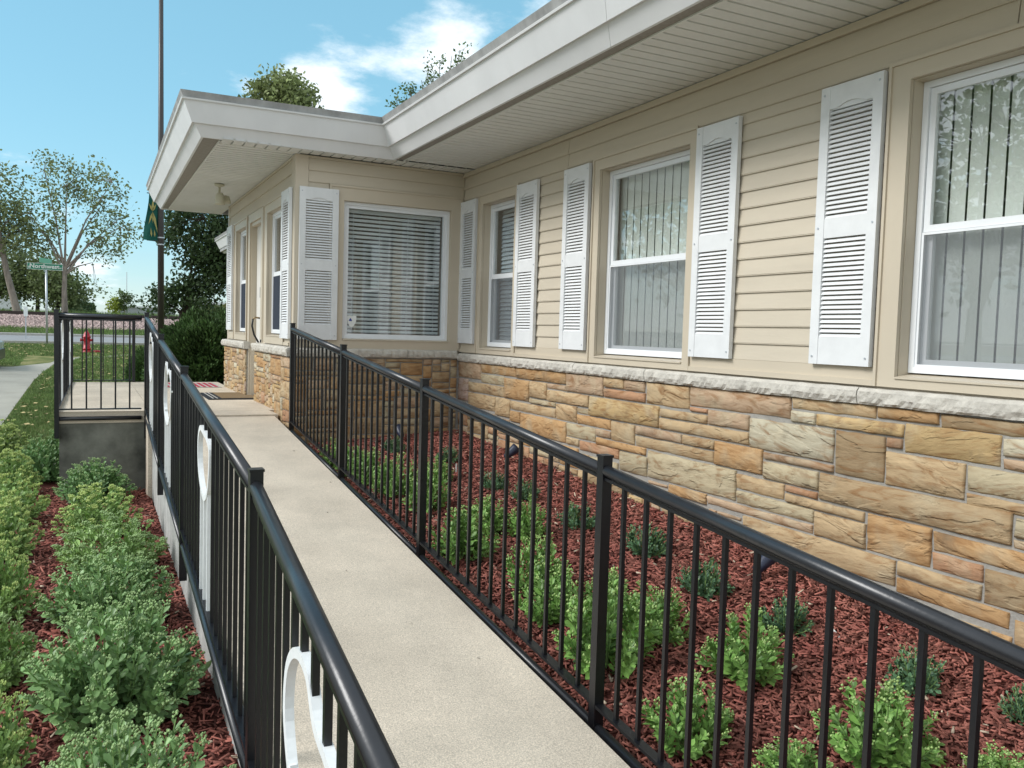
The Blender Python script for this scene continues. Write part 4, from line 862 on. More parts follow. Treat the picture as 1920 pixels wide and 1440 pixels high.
# ================================================================== STONECROP PLANTS
def sedum_mesh(seed, R, H, ns, lps, leafL, buds, upright=1.0, first=.18):
    r = np.random.RandomState(seed); LV = []; LF = []; SV = MB(); BV = []; BF = []
    octv = np.array([[1, 0, 0], [-1, 0, 0], [0, 1, 0], [0, -1, 0], [0, 0, 1], [0, 0, -1]], float)
    for s in range(ns):
        a = r.uniform(0, 2 * math.pi); f = math.sqrt(r.uniform(0, 1)); rr_ = R * f
        hz = H * (1 - .66 * f ** 2.4) * r.uniform(.86, 1.05)
        if r.uniform() < .12: hz *= r.uniform(.5, .8)
        b = np.array([math.cos(a) * rr_ * .30, math.sin(a) * rr_ * .30, 0.0]); tip = np.array([math.cos(a) * rr_, math.sin(a) * rr_, hz]) + r.normal(0, .012, 3)
        mid = (b + tip) / 2 + np.array([math.cos(a), math.sin(a), 0]) * rr_ * .14
        P_ = lambda t: (1 - t) ** 2 * b + 2 * t * (1 - t) * mid + t * t * tip
        SV.tube([P_(t) for t in (0, .5, 1)], [.0032, .0027, .002], 4, cap=False)
        n = lps
        for k in range(n):
            t = first + (1 - first) * (k + r.uniform(-.3, .3)) / n; t = min(max(t, .05), .995); p = P_(t); d = P_(min(1, t + .02)) - P_(max(0, t - .02)); d /= np.linalg.norm(d)
            th = k * 2.399 + r.uniform(-.3, .3) + s; e1 = np.cross(d, [.3, .2, 1]); e1 /= np.linalg.norm(e1) + 1e-9; e2 = np.cross(d, e1); o_ = e1 * math.cos(th) + e2 * math.sin(th)
            lift = .35 + .75 * t; ld = o_ + d * lift; ld /= np.linalg.norm(ld); sd_ = np.cross(ld, d); sd_ /= np.linalg.norm(sd_) + 1e-9; up = np.cross(sd_, ld)
            if up @ d < 0: up = -up
            l = leafL * r.uniform(.7, 1.15) * (1.0 if t < .75 else 1.0 - 1.7 * (t - .75)); wd = l * r.uniform(.24, .32); cup = l * .10
            q = [p, p + ld * l * .35 + sd_ * wd * .75 + up * cup * .6, p + ld * l * .72 + sd_ * wd + up * cup, p + ld * l, p + ld * l * .72 - sd_ * wd + up * cup, p + ld * l * .35 - sd_ * wd * .75 + up * cup * .6, p + ld * l * .55 - up * cup * .2]
            b0 = len(LV); LV += q; LF += [(b0, b0 + 1, b0 + 6), (b0 + 1, b0 + 2, b0 + 6), (b0 + 2, b0 + 3, b0 + 6), (b0 + 3, b0 + 4, b0 + 6), (b0 + 4, b0 + 5, b0 + 6), (b0 + 5, b0, b0 + 6)]
        nb = buds if r.uniform() < .85 else buds // 3
        for k in range(nb):
            aa = r.uniform(0, 6.28); rad = .021 * math.sqrt(r.uniform()); c = tip + np.array([math.cos(aa) * rad, math.sin(aa) * rad, r.uniform(-.002, .012) + .006 - rad * .3]); sz = r.uniform(.0035, .0062)
            b0 = len(BV); BV += list(octv * sz * np.array([1, 1, 1.2]) + c); BF += [tuple(x + b0 for x in fc) for fc in ((0, 2, 4), (2, 1, 4), (1, 3, 4), (3, 0, 4), (2, 0, 5), (1, 2, 5), (3, 1, 5), (0, 3, 5))]
    ml = npmesh('leaves', np.array(LV), np.array(LF)); ml.materials.append(m_leaf)
    ms = bpy.data.meshes.new('stems'); ms.from_pydata(SV.v, [], SV.f); ms.materials.append(m_stem)
    mbd = None
    if BV: mbd = npmesh('flower_buds', np.array(BV), np.array(BF)); mbd.materials.append(m_bud)
    return ml, ms, mbd
BIG = [sedum_mesh(s, .31, .40, 125, 16, .047, 11) for s in (1, 2, 3)]
HEAD = [sedum_mesh(s, .31, .40, 115, 13, .045, 24) for s in (21, 22)]
MED = [sedum_mesh(s, .18, .29, 46, 16, .042, 5) for s in (4, 5, 6)]
SML = [sedum_mesh(s, .15, .17, 52, 11, .034, 1) for s in (7, 8, 9)]
def sedum(kind, idx, x, y, z, sx, sz, colr, budc, label, group):
    ml, ms, mbd = kind[idx % len(kind)]
    t = thing('stonecrop_plant', label, 'plant', (x, y, z), group); t.rotation_euler = (0, 0, random.uniform(0, 6.28)); t.scale = (sx, sx, sz)
    for nm, me_, cl in (('leaves', ml, colr), ('stems', ms, None), ('flower_buds', mbd, budc)):
        if me_ is None: continue
        o = bpy.data.objects.new(nm, me_); COL.objects.link(o); o.parent = t
        if cl: o.color = (*cl, 1)
        o['kind'] = 'stuff'
G1 = (.235, .385, .150); G2 = (.29, .445, .135); G3 = (.165, .310, .110); YB = (.52, .63, .22); GB = (.36, .50, .22)
LEFT = [  # x,y,width,height,kind,leaf,bud,label
 (.08, 8.40, .66, .42, BIG, G3, GB, 'dark green stonecrop mound against the grey landing wall'),
 (.09, 7.05, .62, .42, HEAD, G2, YB, 'stonecrop with lime flower heads just in front of the grey landing wall plant'),
 (.14, 6.00, .66, .42, HEAD, G2, GB, 'third stonecrop mound from the landing wall in the row beside the ramp'),
 (.12, 4.95, .66, .44, BIG, G1, GB, 'wide blue green stonecrop mound in the middle of the row beside the ramp'),
 (.11, 3.80, .72, .50, BIG, G1, GB, 'largest leafy stonecrop left of the ramp, with bare dark mulch under its right side'),
 (.12, 2.72, .62, .45, BIG, G1, GB, 'nearest stonecrop beside the ramp, cut by the bottom of the photo'),
 (-.32, 9.75, .66, .52, BIG, G3, GB, 'broad green stonecrop at the outer corner of the landing'),
 (-.86, 10.9, .70, .50, HEAD, (.20, .28, .07), YB, 'yellow green stonecrop at the edge of the lawn by the driveway'),
 (-.54, 7.70, .56, .44, HEAD, G2, (.46, .56, .18), 'stonecrop topped with bright lime flower heads in the outer row'),
 (-.50, 6.55, .50, .46, HEAD, G2, YB, 'lime budded stonecrop second in the outer row behind the mulch strip'),
 (-.45, 5.20, .46, .48, BIG, G2, YB, 'tall pale green stonecrop halfway along the outer row'),
 (-.40, 4.25, .42, .44, BIG, G2, GB, 'green stonecrop behind the nearest one of the outer row'),
 (-.36, 3.30, .42, .44, BIG, G2, YB, 'nearest stonecrop of the outer row, at the left edge of the photo'),
 (-.62, 9.0, .5, .45, HEAD, G2, YB, 'lime topped stonecrop at the left edge, between the lawn and the outer row'),
]
for i, (x, y, w_, h, kd, lc, bc, lab) in enumerate(LEFT):
    sedum(kd, i, x, y, -1.64, w_ / .60, h / .42, lc, bc, lab, 'stonecrop plants left of the ramp')
RIGHT = [(1.90, 7.05, .30, .25), (1.95, 6.65, .34, .28), (2.03, 6.40, .36, .30), (2.09, 5.97, .36, .32), (2.14, 5.49, .36, .34), (1.99, 4.52, .42, .36), (2.48, 4.61, .30, .28), (2.30, 4.85, .32, .26), (2.06, 3.52, .38, .32), (2.02, 3.02, .46, .42), (2.14, 3.86, .36, .34), (2.36, 3.11, .34, .27), (2.45, 2.60, .38, .31), (1.95, 2.36, .34, .30), (2.46, 1.95, .40, .31), (2.11, 1.99, .30, .18), (2.57, 1.60, .30, .19), (2.30, 3.42, .28, .26), (2.48, 6.15, .26, .22)]
RLAB = ['bright green stonecrop farthest along the ramp railing, below the front wall', 'second stonecrop from the front wall behind the ramp railing', 'third stonecrop from the front wall behind the ramp railing', 'fourth stonecrop from the front wall, mid green and dense', 'tall stonecrop just before the second railing post from the front wall', 'full bright stonecrop pressed against the railing past the second post from the wall', 'darker stonecrop behind the bright one near the middle railing bay', 'low green stonecrop tucked behind the middle railing bay', 'stonecrop touching the balusters short of the big near post', 'large leafy stonecrop behind the big near post of the ramp railing', 'green stonecrop with pale tips, second from the big near post', 'stonecrop between the big near post and the round one beside it', 'round bright stonecrop standing alone on open mulch', 'spiky stonecrop right of the big near post at the bottom of the photo', 'biggest bright stonecrop in the near mulch, below the white splinters', 'stonecrop tips at the bottom edge between the two near bright plants', 'pale stonecrop tips at the bottom right corner', 'small stonecrop behind the big near post', 'green stonecrop in front of the spotlight at the front wall']
for i, ((x, y, w_, h), lab) in enumerate(zip(RIGHT, RLAB)):
    sedum(MED, i, x, y, bed(x, y) - .005, w_ / .36, h / .31, (.215, .385, .095), (.46, .62, .23), lab, 'bright stonecrop plants behind the ramp railing')
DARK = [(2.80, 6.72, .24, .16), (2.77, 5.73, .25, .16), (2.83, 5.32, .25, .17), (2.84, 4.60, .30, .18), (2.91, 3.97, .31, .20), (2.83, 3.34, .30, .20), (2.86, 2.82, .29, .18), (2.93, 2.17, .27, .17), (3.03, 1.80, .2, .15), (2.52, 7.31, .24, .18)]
DLAB = ['small dark stonecrop next to the white stake near the inner corner', 'small blue green stonecrop below the spotlight at the narrow window', 'low dark stonecrop, third from the inner corner along the wall', 'low dark stonecrop left of the big near post', 'dark low stonecrop just right of the big near post', 'dark round stonecrop, second right of the big near post along the wall', 'dark stonecrop beside the two white splinters', 'flattened blue green stonecrop on open mulch near the right edge', 'small dark stonecrop at the right edge of the photo', 'little dark stonecrop at the front wall left of the corner spotlight']
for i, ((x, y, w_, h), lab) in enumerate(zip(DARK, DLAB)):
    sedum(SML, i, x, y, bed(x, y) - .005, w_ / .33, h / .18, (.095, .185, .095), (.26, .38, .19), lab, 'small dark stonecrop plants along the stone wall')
# broad leaved weeds
def weed(loc, s, label):
    t = thing('broadleaf_weed', label, 'weed', loc); x, y, z = loc
    for k in range(6):
        a = k * 1.05 + .3; d = Vector((math.cos(a) * .7, math.sin(a) * .7, 1.1 if k % 2 else .7)).normalized(); sd_ = d.cross(Vector((0, 0, 1))).normalized(); p = Vector(loc)
        mb = MB(); mb.add([p, p + d * s * .5 + sd_ * s * .10, p + d * s * .85 + sd_ * s * .13, p + d * s, p + d * s * .85 - sd_ * s * .13, p + d * s * .5 - sd_ * s * .10], [(0, 1, 5), (1, 2, 4, 5), (2, 3, 4)])
        mb.build('leaf', m_blade, t)
weed((-.14, 5.1, -1.63), .16, 'single broad leaved weed growing in the mulch between the rows')
weed((.40, 3.9, -1.63), .17, 'broad leaved weed growing against the side of the ramp')
# white splinters / stake in the bed
t = thing('plant_label', 'pair of short white plastic strips lying on the red mulch', 'plant tag', (2.98, 2.62, -1.33))
for dx_ in (0, .03): MB().bar((2.98 + dx_, 2.62, -1.32), (3.0 + dx_, 2.70, -1.29), .010, .004).build('strip', m_signw, t)
t = thing('plant_label', 'white forked plastic stake near the inner wall corner', 'plant tag', (2.72, 6.35, -1.16))
for dx_ in (0, .03): MB().box((2.72 + dx_, 6.35, -1.17), (2.732 + dx_, 6.354, -1.08)).build('prong', m_signw, t)

# ================================================================== TREES
def leafcards(name, pts, spread, per, size, seed, m, parent, color, flat=0.0):
    r = np.random.RandomState(seed); n = len(pts) * per; P_ = np.repeat(np.array(pts), per, 0) + r.normal(0, 1, (n, 3)) * spread
    a = r.normal(0, 1, (n, 3)); a[:, 2] *= (1 - flat); a /= np.linalg.norm(a, axis=1)[:, None]; b = np.cross(a, r.normal(0, 1, (n, 3))); b /= np.linalg.norm(b, axis=1)[:, None]
    s = size * r.uniform(.55, 1.3, (n, 1)); u = a * s; v = b * s * .6
    V = np.stack([P_ - u, P_ + v, P_ + u, P_ - v], 1).reshape(-1, 3); o = put(name, npmesh(name, V, np.arange(n * 4).reshape(-1, 4)), m, parent, (0, 0, 0), color); return o
def tree(name, label, base, trunk_top, r0, ells, ntip, per, spread, size, color, seed, bark=None, limbs=6, group=None, lean=(0, 0), leafmat=None):
    r = random.Random(seed); t = thing(name, label, 'tree', base, group); B_ = Vector(base); T = B_ + Vector((lean[0], lean[1], trunk_top))
    mb = MB(); mid = (B_ + T) / 2 + Vector((r.uniform(-.1, .1), 0, 0)) * trunk_top * .1
    mb.tube([B_ - Vector((0, 0, .1)), B_ + Vector((0, 0, .15)), mid, T], [r0 * 1.5, r0 * 1.1, r0 * .85, r0 * .7], 10, cap=False)
    mains = []
    for i in range(limbs):
        c, rad = ells[i % len(ells)]; e = Vector(c) + Vector([r.uniform(-.5, .5) * k for k in rad]); e.z = max(e.z, T.z + .3)
        s0 = B_ + (T - B_) * r.uniform(.8, 1.0); m1 = s0 + (e - s0) * .45 + Vector((0, 0, (e - s0).length * .10)); mb.tube([s0, m1, e], [r0 * .42, r0 * .24, r0 * .09], 7, cap=False); mains.append((s0, m1, e))
    tips = []
    for i in range(ntip):
        c, rad = ells[r.choices(range(len(ells)), [e[1][0] * e[1][1] * e[1][2] for e in ells])[0]]
        while True:
            q = Vector((r.uniform(-1, 1), r.uniform(-1, 1), r.uniform(-1, 1)))
            if .25 < q.length < 1: break
        p = Vector(c) + Vector((q.x * rad[0], q.y * rad[1], q.z * rad[2])); tips.append(tuple(p))
        if i % 2 == 0:
            best = min(mains, key=lambda m_: min((m_[1] - p).length, (m_[2] - p).length)); s0 = best[1] if (best[1] - p).length < (best[2] - p).length else best[2]
            k = (s0 + p) / 2 + Vector((0, 0, .05)); mb.tube([s0, k, p], [r0 * .09, r0 * .06, r0 * .025], 4, cap=False)
    mb.build('trunk', bark or m_bark, t, smooth=True)
    leafcards('crown', tips, spread, per, size, seed, leafmat or m_tleaf, t, color)
    return t
OL = (.20, .24, .10); DG = (.030, .055, .020); MG = (.11, .155, .055)
tree('tall_tree', 'tall open crowned tree with forked limbs right of the street sign', (-1.0, 53.6, .1), 2.9, .165, [((-2.2, 53.6, 5.4), (1.3, 1.3, 1.9)), ((-1.4, 53.6, 7.8), (1.5, 1.3, 1.2)), ((.6, 53.6, 7.4), (1.6, 1.3, 1.7)), ((1.6, 53.6, 5.0), (1.5, 1.2, 1.2)), ((.6, 53.6, 3.9), (1.2, 1.2, .7)), ((.5, 53.6, 2.0), (.7, .6, .5))], 200, 22, .26, .095, OL, 31, limbs=10)
tree('tall_tree', 'tall pale barked tree at the left edge beyond the railway', (-3.3, 54, .1), 4.6, .19, [((-4.6, 54, 7.0), (1.6, 1.4, 1.7)), ((-3.7, 54, 5.6), (1.2, 1.2, 1.1)), ((-3.0, 54, 4.4), (1.2, 1.2, .9)), ((-5.0, 54, 4.6), (1.6, 1.2, 1.2))], 190, 24, .28, .10, OL, 32, limbs=8, lean=(-.9, 0))
for i, (x, y, h, w_, lab) in enumerate(((-2.7, 62, 4.6, 1.7, 'dark bushy tree behind the street sign pole'), (-1.5, 60, 3.6, 1.5, 'dark low tree right behind the tall forked trunk'), (-5.0, 63, 5.2, 1.9, 'dark bushy tree behind the pale barked trunk'))):
    tree('bushy_tree', lab, (x, y, .1), 1.4, .14, [((x, y, h * .62), (w_, w_, h * .33)), ((x + w_ * .4, y, h * .42), (w_ * .8, w_, h * .2))], 110, 34, .36, .11, (.15, .19, .075), 40 + i, m_barkd, limbs=6, group='bushy trees beyond the railway')
tree('crabapple_tree', 'dense dark tree with low spreading branches behind the light pole', (2.95, 31.0, -.90), 1.3, .12, [((3.6, 30.5, 3.1), (1.45, 1.3, 1.25)), ((3.9, 30.5, 1.7), (1.2, 1.2, .8)), ((2.9, 30.8, 1.0), (1.0, .9, .42)), ((2.3, 31, .55), (.8, .7, .25)), ((3.6, 30.6, .75), (.9, .9, .35)), ((4.6, 30.5, 2.4), (1.1, 1.2, 1.3))], 330, 46, .17, .075, (.052, .085, .032), 51, m_barkd, limbs=9)
tree('small_tree', 'slender green sapling on the skyline right of the landing', (2.5, 66.3, .1), 1.0, .05, [((2.5, 66.3, 1.6), (.55, .5, .75))], 40, 22, .12, .08, MG, 52, limbs=4)
tree('small_tree', 'yellow green sapling beside the slender green one on the skyline', (1.95, 66.5, .1), .6, .05, [((1.95, 66.5, 1.15), (.5, .5, .6))], 40, 22, .12, .08, (.30, .36, .06), 53, limbs=4)
tree('leafy_tree', 'rounded leafy treetop rising behind the roof', (5.9, 25.6, -1.05), 4.5, .22, [((5.15, 25.6, 6.15), (1.1, 1.1, 1.2)), ((5.9, 25.5, 5.6), (.75, .9, .75)), ((4.5, 25.6, 5.7), (.5, .7, .45))], 260, 60, .14, .07, (.21, .25, .10), 54, limbs=7)
# sparse twigs above the roof edge
t = thing('sapling_tree', 'thin leafy shoots of a young tree showing above the roof edge', 'tree', (5.2, 15.5, -1.2))
mb = MB(); B0 = Vector((5.2, 15.5, -1.2)); TT = Vector((6.0, 15.3, 2.6)); mb.tube([B0, Vector((5.25, 15.5, 1)), TT], [.06, .05, .04], 8, cap=False); tips = []
rr_ = random.Random(5)
for (x, y, z) in ((5.09, 15.11, 4.21), (5.29, 15.02, 4.44), (5.51, 14.92, 4.59), (5.6, 14.89, 4.77), (5.81, 14.79, 4.91), (6.01, 14.7, 5.06), (6.14, 14.64, 5.16), (5.7, 14.83, 4.62), (5.38, 14.97, 4.28)):
    e = Vector((x, y, z)); m1 = (TT + e) / 2 + Vector((0, 0, .2)); mb.tube([TT, m1, e], [.02, .012, .005], 5, cap=False)
    for k in range(7):
        q = m1 + (e - m1) * rr_.uniform(.3, 1.0); e2 = q + Vector((rr_.uniform(-.22, .22), rr_.uniform(-.2, .2), rr_.uniform(.0, .28))); mb.tube([q, e2], [.004, .002], 3, cap=False); tips += [tuple(e2), tuple((q + e2) / 2)]
mb.build('trunk', m_bark, t, smooth=True); leafcards('crown', tips, .05, 9, .032, 9, m_tleaf, t, (.10, .15, .045))
# reflected trees of the far side of the parking lot
for i, (x, y, h, w_, lab) in enumerate(((-13, 14, 8.5, 3.0, 'broad shade tree across the drive, nearest the street'), (-16, 7.5, 9.5, 3.6, 'tallest shade tree across the drive'), (-12.5, 24, 8.0, 3.2, 'shade tree across the drive opposite the wing'), (-24, 16, 11, 4.2, 'large shade tree at the back of the lot'))):
    tree('shade_tree', lab, (x, y, -1.6), 2.6, .24, [((x, y, h * .55), (w_, w_, h * .30)), ((x + w_ * .4, y - w_ * .3, h * .35), (w_ * .75, w_ * .8, h * .2))], 170, 22, .34, .13, (.10, .16, .045), 60 + i, limbs=8, group='shade trees across the drive')
# distant shrub mass and skyline
def shrub(name, label, c, rad, n, size, color, seed, m=None):
    r = np.random.RandomState(seed); v = r.normal(0, 1, (n, 3)); v /= np.linalg.norm(v, axis=1)[:, None]; v *= r.uniform(.75, 1.05, (n, 1)); pts = np.array(c) + v * np.array(rad)
    t = thing(name, label, 'shrub', (c[0], c[1], c[2] - rad[2])); leafcards('foliage', pts, .03 * rad[0], 5, size, seed, m or m_tleaf, t, color); return t
shrub('round_shrub', 'hazy green shrub mass on the skyline left of the saplings', (-.35, 88, .9), (1.3, 1.2, 1.0), 500, .16, (.10, .16, .08), 71)
for i, (x, y, z, w_, h, c, lab) in enumerate(((13.8, 72, .9, 1.0, 1.5, (.10, .15, .06), 'conical green shrub in front of the grey warehouse'), (15.4, 72, .7, .9, 1.2, (.22, .27, .08), 'yellow green shrub by the grey warehouse'), (7.9, 60, .4, .9, .9, (.16, .20, .08), 'small pale shrub between the light pole and the dark tree'), (10.2, 70, .6, .9, 1.1, (.19, .20, .08), 'tan green shrub in front of the white shed'))):
    shrub('round_shrub', lab, (x, y, z), (w_, w_, h), 260, .16, c, 80 + i)
# yew bushes beyond the landing
def yew(label, c, rad, n, seed, name='yew_bush'):
    r = np.random.RandomState(seed); v = r.normal(0, 1, (n, 3)); v[:, 2] = np.abs(v[:, 2]) * 1.0 - .25; v /= np.linalg.norm(v, axis=1)[:, None]
    lump = 1 + .10 * np.sin(v[:, 0] * 7 + seed) * np.cos(v[:, 2] * 6) + .07 * np.sin(v[:, 1] * 11 + 2)
    rr2 = r.uniform(.72, 1.0, (n, 1)) * lump[:, None]; P_ = np.array(c) + v * rr2 * np.array(rad)
    d = v + r.normal(0, .35, (n, 3)) + np.array([0, 0, .25]); d /= np.linalg.norm(d, axis=1)[:, None]; sd_ = np.cross(d, r.normal(0, 1, (n, 3))); sd_ /= np.linalg.norm(sd_, axis=1)[:, None]
    l = r.uniform(.05, .11, (n, 1)); wd = .011
    V = np.stack([P_ - sd_ * wd * .6, P_ + d * l * .6 + sd_ * wd * 1.3, P_ + d * l, P_ + d * l * .6 - sd_ * wd * 1.3], 1).reshape(-1, 3)
    t = thing(name, label, 'bush', (c[0], c[1], prof(c[1]))); put('foliage', npmesh('foliage', V, np.arange(n * 4).reshape(-1, 4)), m_yew, t)
    mb = MB(); rr3 = random.Random(seed)
    for k in range(26):
        a = rr3.uniform(0, 6.28); e = Vector((c[0] + math.cos(a) * rad[0] * rr3.uniform(.2, .8), c[1] + math.sin(a) * rad[1] * rr3.uniform(.2, .8), c[2] + rad[2] * rr3.uniform(.1, .8))); b = Vector((c[0], c[1], prof(c[1])))
        mb.tube([b, (b + e) / 2 + Vector((0, 0, .1)), e], [.03, .02, .006], 5, cap=False)
    mb.build('branches', m_barkd, t)
yew('large dark yew bush filling the gap between the landing and the wall', (1.75, 14.6, -.82), (.80, 1.1, .92), 42000, 3)
yew('darker yew bush behind the first one against the building corner', (2.6, 16.3, -.80), (1.2, 1.2, 1.0), 30000, 4)
yew('low green yew tip peeking past the landing railing', (1.02, 16.0, -1.0), (.35, .6, .55), 9000, 6)

# ================================================================== STREET FURNITURE
t = thing('light_pole', 'tall dark bronze light pole rising past the eave', 'pole', (1.62, 21.8, -1.25))
MB().tube([(1.62, 21.8, -1.25), (1.60, 21.8, 3), (1.58, 21.8, 9.5)], [.075, .068, .042], 14).build('shaft', m_pole, t, smooth=True)
MB().tube([(1.62, 21.8, -1.25), (1.62, 21.8, -1.1)], .14, 14).build('base', m_pole, t, smooth=True)
for z in (1.86, 2.02, 3.05): MB().tube([(1.607, 21.8, z - .012), (1.607, 21.8, z + .012)], .078, 14).build('band', m_galv, t)
for z in (1.93, 3.03): MB().tube([(1.60, 21.8, z), (1.30, 21.85, z + .02)], .012, 6).build('banner_arm', m_pole, t)
t = thing('banner', 'green street banner with a gold flower pattern on the light pole', 'banner', (1.45, 21.8, 1.9))
V = []; nb = 10
for j in range(nb + 1):
    z = 1.92 + 1.12 * j / nb
    for i in range(6):
        x = 1.545 - (.25 + .05 * math.cos(j / nb * 3.14 * 2 * .5)) * i / 5 - .03 * (1 - j / nb) * (i / 5); V.append((x, 21.8 + .03 * math.sin(i * 1.3 + j * .5), z + .03 * i / 5 * (1 if j == 0 else .2)))
Fb = [(j * 6 + i, j * 6 + i + 1, (j + 1) * 6 + i + 1, (j + 1) * 6 + i) for j in range(nb) for i in range(5)]
MB().add(V, Fb).build('cloth', m_banner, t, smooth=True)
mb = MB()
def petal(p, q, w_):
    p = Vector(p); q = Vector(q); d = q - p; s = Vector((d.z, 0, -d.x)).normalized() * w_; mb.add([p, p + d * .35 + s, q, p + d * .35 - s], [(0, 1, 2, 3)])
for (p, q, w_) in (((1.42, 21.745, 2.62), (1.43, 21.745, 2.92), .03), ((1.42, 21.745, 2.62), (1.34, 21.745, 2.80), .022), ((1.42, 21.745, 2.62), (1.50, 21.745, 2.80), .022), ((1.42, 21.745, 2.60), (1.33, 21.745, 2.30), .022), ((1.42, 21.745, 2.62), (1.53, 21.745, 2.12), .03), ((1.42, 21.745, 2.62), (1.42, 21.745, 2.34), .016), ((1.40, 21.745, 2.02), (1.38, 21.745, 2.24), .02), ((1.47, 21.745, 2.02), (1.46, 21.745, 2.2), .018)): petal(p, q, w_)
mb.build('pattern', m_gold, t)
# street sign
t = thing('street_sign', 'green Northwest street name sign on a tall metal post', 'sign', (-1.17, 33.3, -.85))
MB().tube([(-1.17, 33.3, -.85), (-1.19, 33.3, 1.72)], .035, 10).build('post', m_galv, t, smooth=True)
def textobj(s, size, loc, m, parent, name, rz=0, ext=.003):
    c = bpy.data.curves.new(name, 'FONT'); c.body = s; c.size = size; c.extrude = ext; c.align_x = 'CENTER'; c.align_y = 'CENTER'; c.resolution_u = 3; c.offset = size * .025
    o = bpy.data.objects.new(name, c); COL.objects.link(o); bpy.context.view_layer.update(); dg = bpy.context.evaluated_depsgraph_get(); me_ = bpy.data.meshes.new_from_object(o.evaluated_get(dg)); bpy.data.objects.remove(o)
    Rm = Matrix.Rotation(rz, 4, 'Z') @ Matrix.Rotation(math.pi / 2, 4, 'X'); me_.transform(Rm); me_.materials.clear(); return put(name, me_, m, parent, loc)
bl = MB().box((-1.76, 33.29, 1.71), (-.68, 33.31, 1.93)).build('name_blade', m_signg, t)
mb = MB()
for a, b in (((-1.76, 33.285, 1.71), (-.68, 33.29, 1.722)), ((-1.76, 33.285, 1.918), (-.68, 33.29, 1.93)), ((-1.76, 33.285, 1.722), (-1.748, 33.29, 1.918)), ((-.692, 33.285, 1.722), (-.68, 33.29, 1.918))): mb.box(a, b)
mb.build('blade_border', m_signw, bl)
textobj('Northwest', .20, (-1.24, 33.284, 1.825), m_signw, bl, 'lettering'); textobj('E', .09, (-1.70, 33.284, 1.785), m_signw, bl, 'lettering'); textobj('HWY', .065, (-.77, 33.284, 1.785), m_signw, bl, 'lettering')
mb = MB(); mb.hexa([(-1.30, 33.1, 1.95), (-1.28, 33.1, 1.95), (-1.05, 33.9, 1.95), (-1.07, 33.9, 1.95), (-1.30, 33.1, 2.13), (-1.28, 33.1, 2.13), (-1.05, 33.9, 2.13), (-1.07, 33.9, 2.13)])
mb = MB().bar((-1.38, 33.1, 2.03), (-1.03, 33.6, 2.01), .012, .17); mb.build('cross_blade', m_signg2, t)
# small marker post by the tracks
t = thing('marker_post', 'short post with a pale blue grey plate beside the railway bank', 'sign', (-2.07, 38.2, -.75))
MB().box((-2.09, 38.19, -.78), (-2.05, 38.21, .15)).build('post', m_galv, t); MB().box((-2.14, 38.17, .12), (-2.0, 38.188, .50)).build('plate', m_signw, t)
# hydrant
hx, hy, hz = .05, 30.03, -1.0
t = thing('fire_hydrant', 'red fire hydrant standing on the lawn by the footpath', 'fire hydrant', (hx, hy, hz))
MB().lathe([(.15, 0), (.15, .03), (.11, .04), (.105, .10), (.13, .11), (.13, .14), (.10, .15), (.095, .46), (.125, .48), (.125, .51), (.10, .53), (.085, .60), (.05, .66), (.03, .675), (.03, .72), (0, .72)], (hx, hy, hz), 18).build('barrel', m_red, t, smooth=True)
for s in (-1, 1): MB().tube([(hx + s * .08, hy, hz + .40), (hx + s * .17, hy, hz + .40)], .045, 12).tube([(hx + s * .165, hy, hz + .40), (hx + s * .19, hy, hz + .40)], .055, 12).build('nozzle', m_red, t)
MB().tube([(hx, hy - .08, hz + .36), (hx, hy - .17, hz + .36)], .06, 12).build('nozzle', m_red, t)
t = thing('hydrant_cap', 'red cap lying on the grass at the foot of the hydrant', 'cap', (hx + .28, hy, hz)); MB().lathe([(.0, 0), (.12, 0), (.12, .06), (.09, .08), (0, .08)], (hx + .28, hy, hz), 14).build('lid', m_red, t)
# parked car whose nose enters at the left edge
cx, cy, cz = -1.83, 23.9, prof(23.9)
t = thing('parked_car', 'pale silver car whose front end enters at the left edge of the photo', 'car', (cx - 2.2, cy, cz))
prof_c = [(0, .32), (.02, .62), (-.25, .74), (-1.1, .84), (-1.7, 1.30), (-3.2, 1.34), (-3.9, .95), (-4.4, .90), (-4.45, .35)]
V = []
for (x, z) in prof_c:
    ins = .14 if z > 1 else (.06 if x > -.1 else 0)
    V += [(cx + x, cy - .85 + ins, cz + z), (cx + x, cy + .85 - ins, cz + z)]
npf = len(prof_c); Fc = [(2 * i, 2 * i + 1, 2 * i + 3, 2 * i + 2) for i in range(npf - 1)] + [(2 * npf - 2, 2 * npf - 1, 1, 0), tuple(2 * i for i in range(npf))[::-1], tuple(2 * i + 1 for i in range(npf))]
MB().add(V, Fc).build('body', m_paint, t)
MB().box((cx - .25, cy - .80, cz + .22), (cx + .04, cy + .80, cz + .46)).build('bumper', m_black, t)
for s in (-1, 1): MB().box((cx - .12, cy + s * .62 - .12, cz + .52), (cx + .015, cy + s * .62 + .12, cz + .62)).build('headlight', m_lens, t)
for dx_ in (-.85, -3.55):
    for s in (-1, 1):
        w__ = MB().tube([(cx + dx_, cy + s * .70, cz + .33), (cx + dx_, cy + s * .87, cz + .33)], .33, 20).build('wheel', m_tire, t); MB().tube([(cx + dx_, cy + s * .865, cz + .33), (cx + dx_, cy + s * .88, cz + .33)], .19, 14).build('rim', m_galv, w__)
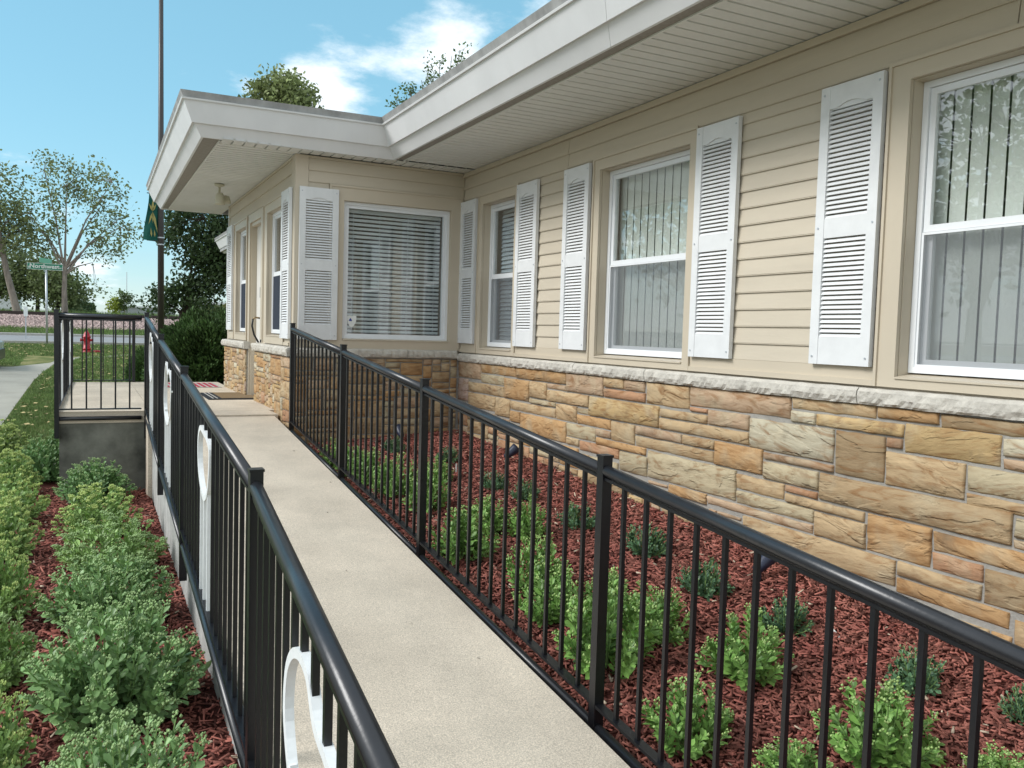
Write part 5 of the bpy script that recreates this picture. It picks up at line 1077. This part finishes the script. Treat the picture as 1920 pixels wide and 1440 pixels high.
MB().add([(cx - 1.12, cy - .72, cz + .87), (cx - 1.12, cy + .72, cz + .87), (cx - 1.66, cy + .68, cz + 1.27), (cx - 1.66, cy - .68, cz + 1.27)], [(0, 1, 2, 3)]).build('windscreen', m_glassd, t)
# far buildings
t = thing('warehouse', 'low grey warehouse on the skyline between the landing and light pole', 'building', (7, 132, 0)); MB().box((4.4, 130, 0), (11.5, 138, 2.1)).build('wall', m_bgrey, t); MB().box((4.2, 129.8, 2.1), (11.7, 138.2, 2.3)).build('roof', m_bwhite, t)
t = thing('warehouse', 'grey warehouse with a pale roof line behind the dark tree', 'building', (15, 108, 0)); MB().box((12.0, 106, 0), (22, 116, 2.4)).build('wall', m_bgrey, t); MB().box((11.8, 105.8, 2.4), (22.2, 116.2, 2.7)).build('roof', m_bwhite, t)
for x in (13.2, 15.4): MB().box((x, 105.93, .2), (x + 1.2, 105.99, 1.7)).build('loading_door', m_bwhite, t)
t = thing('shed', 'white shed with a sloping roof seen through the dark tree', 'building', (10, 95, 0)); MB().box((9.2, 94, 0), (11.4, 98, 1.6)).build('wall', m_bwhite, t)
MB().add([(9.0, 93.8, 1.6), (11.6, 93.8, 1.6), (10.3, 93.8, 2.2), (9.0, 98.2, 1.6), (11.6, 98.2, 1.6), (10.3, 98.2, 2.2)], [(0, 1, 2), (3, 5, 4), (0, 2, 5, 3), (1, 4, 5, 2)]).build('roof', m_bgrey, t)
t = thing('house', 'pale house with a shallow roof behind the left trees', 'building', (-7, 76, 0)); MB().box((-12, 74, 0), (-4.6, 80, 1.9)).build('wall', m_bwhite, t)
MB().add([(-12.3, 73.7, 1.9), (-4.3, 73.7, 1.9), (-8.3, 73.7, 3.4), (-12.3, 80.3, 1.9), (-4.3, 80.3, 1.9), (-8.3, 80.3, 3.4)], [(0, 1, 2), (3, 5, 4), (0, 2, 5, 3), (1, 4, 5, 2)]).build('roof', m_bgrey, t)
MB().box((-7.0, 73.95, .7), (-6.0, 73.99, 1.5)).build('window', m_glassd, t)
t = thing('radio_mast', 'thin radio mast on the skyline above the saplings', 'mast', (5.6, 140, 0)); MB().tube([(5.6, 140, 0), (5.6, 140, 7.5)], .06, 6).build('mast_pole', m_galv, t)
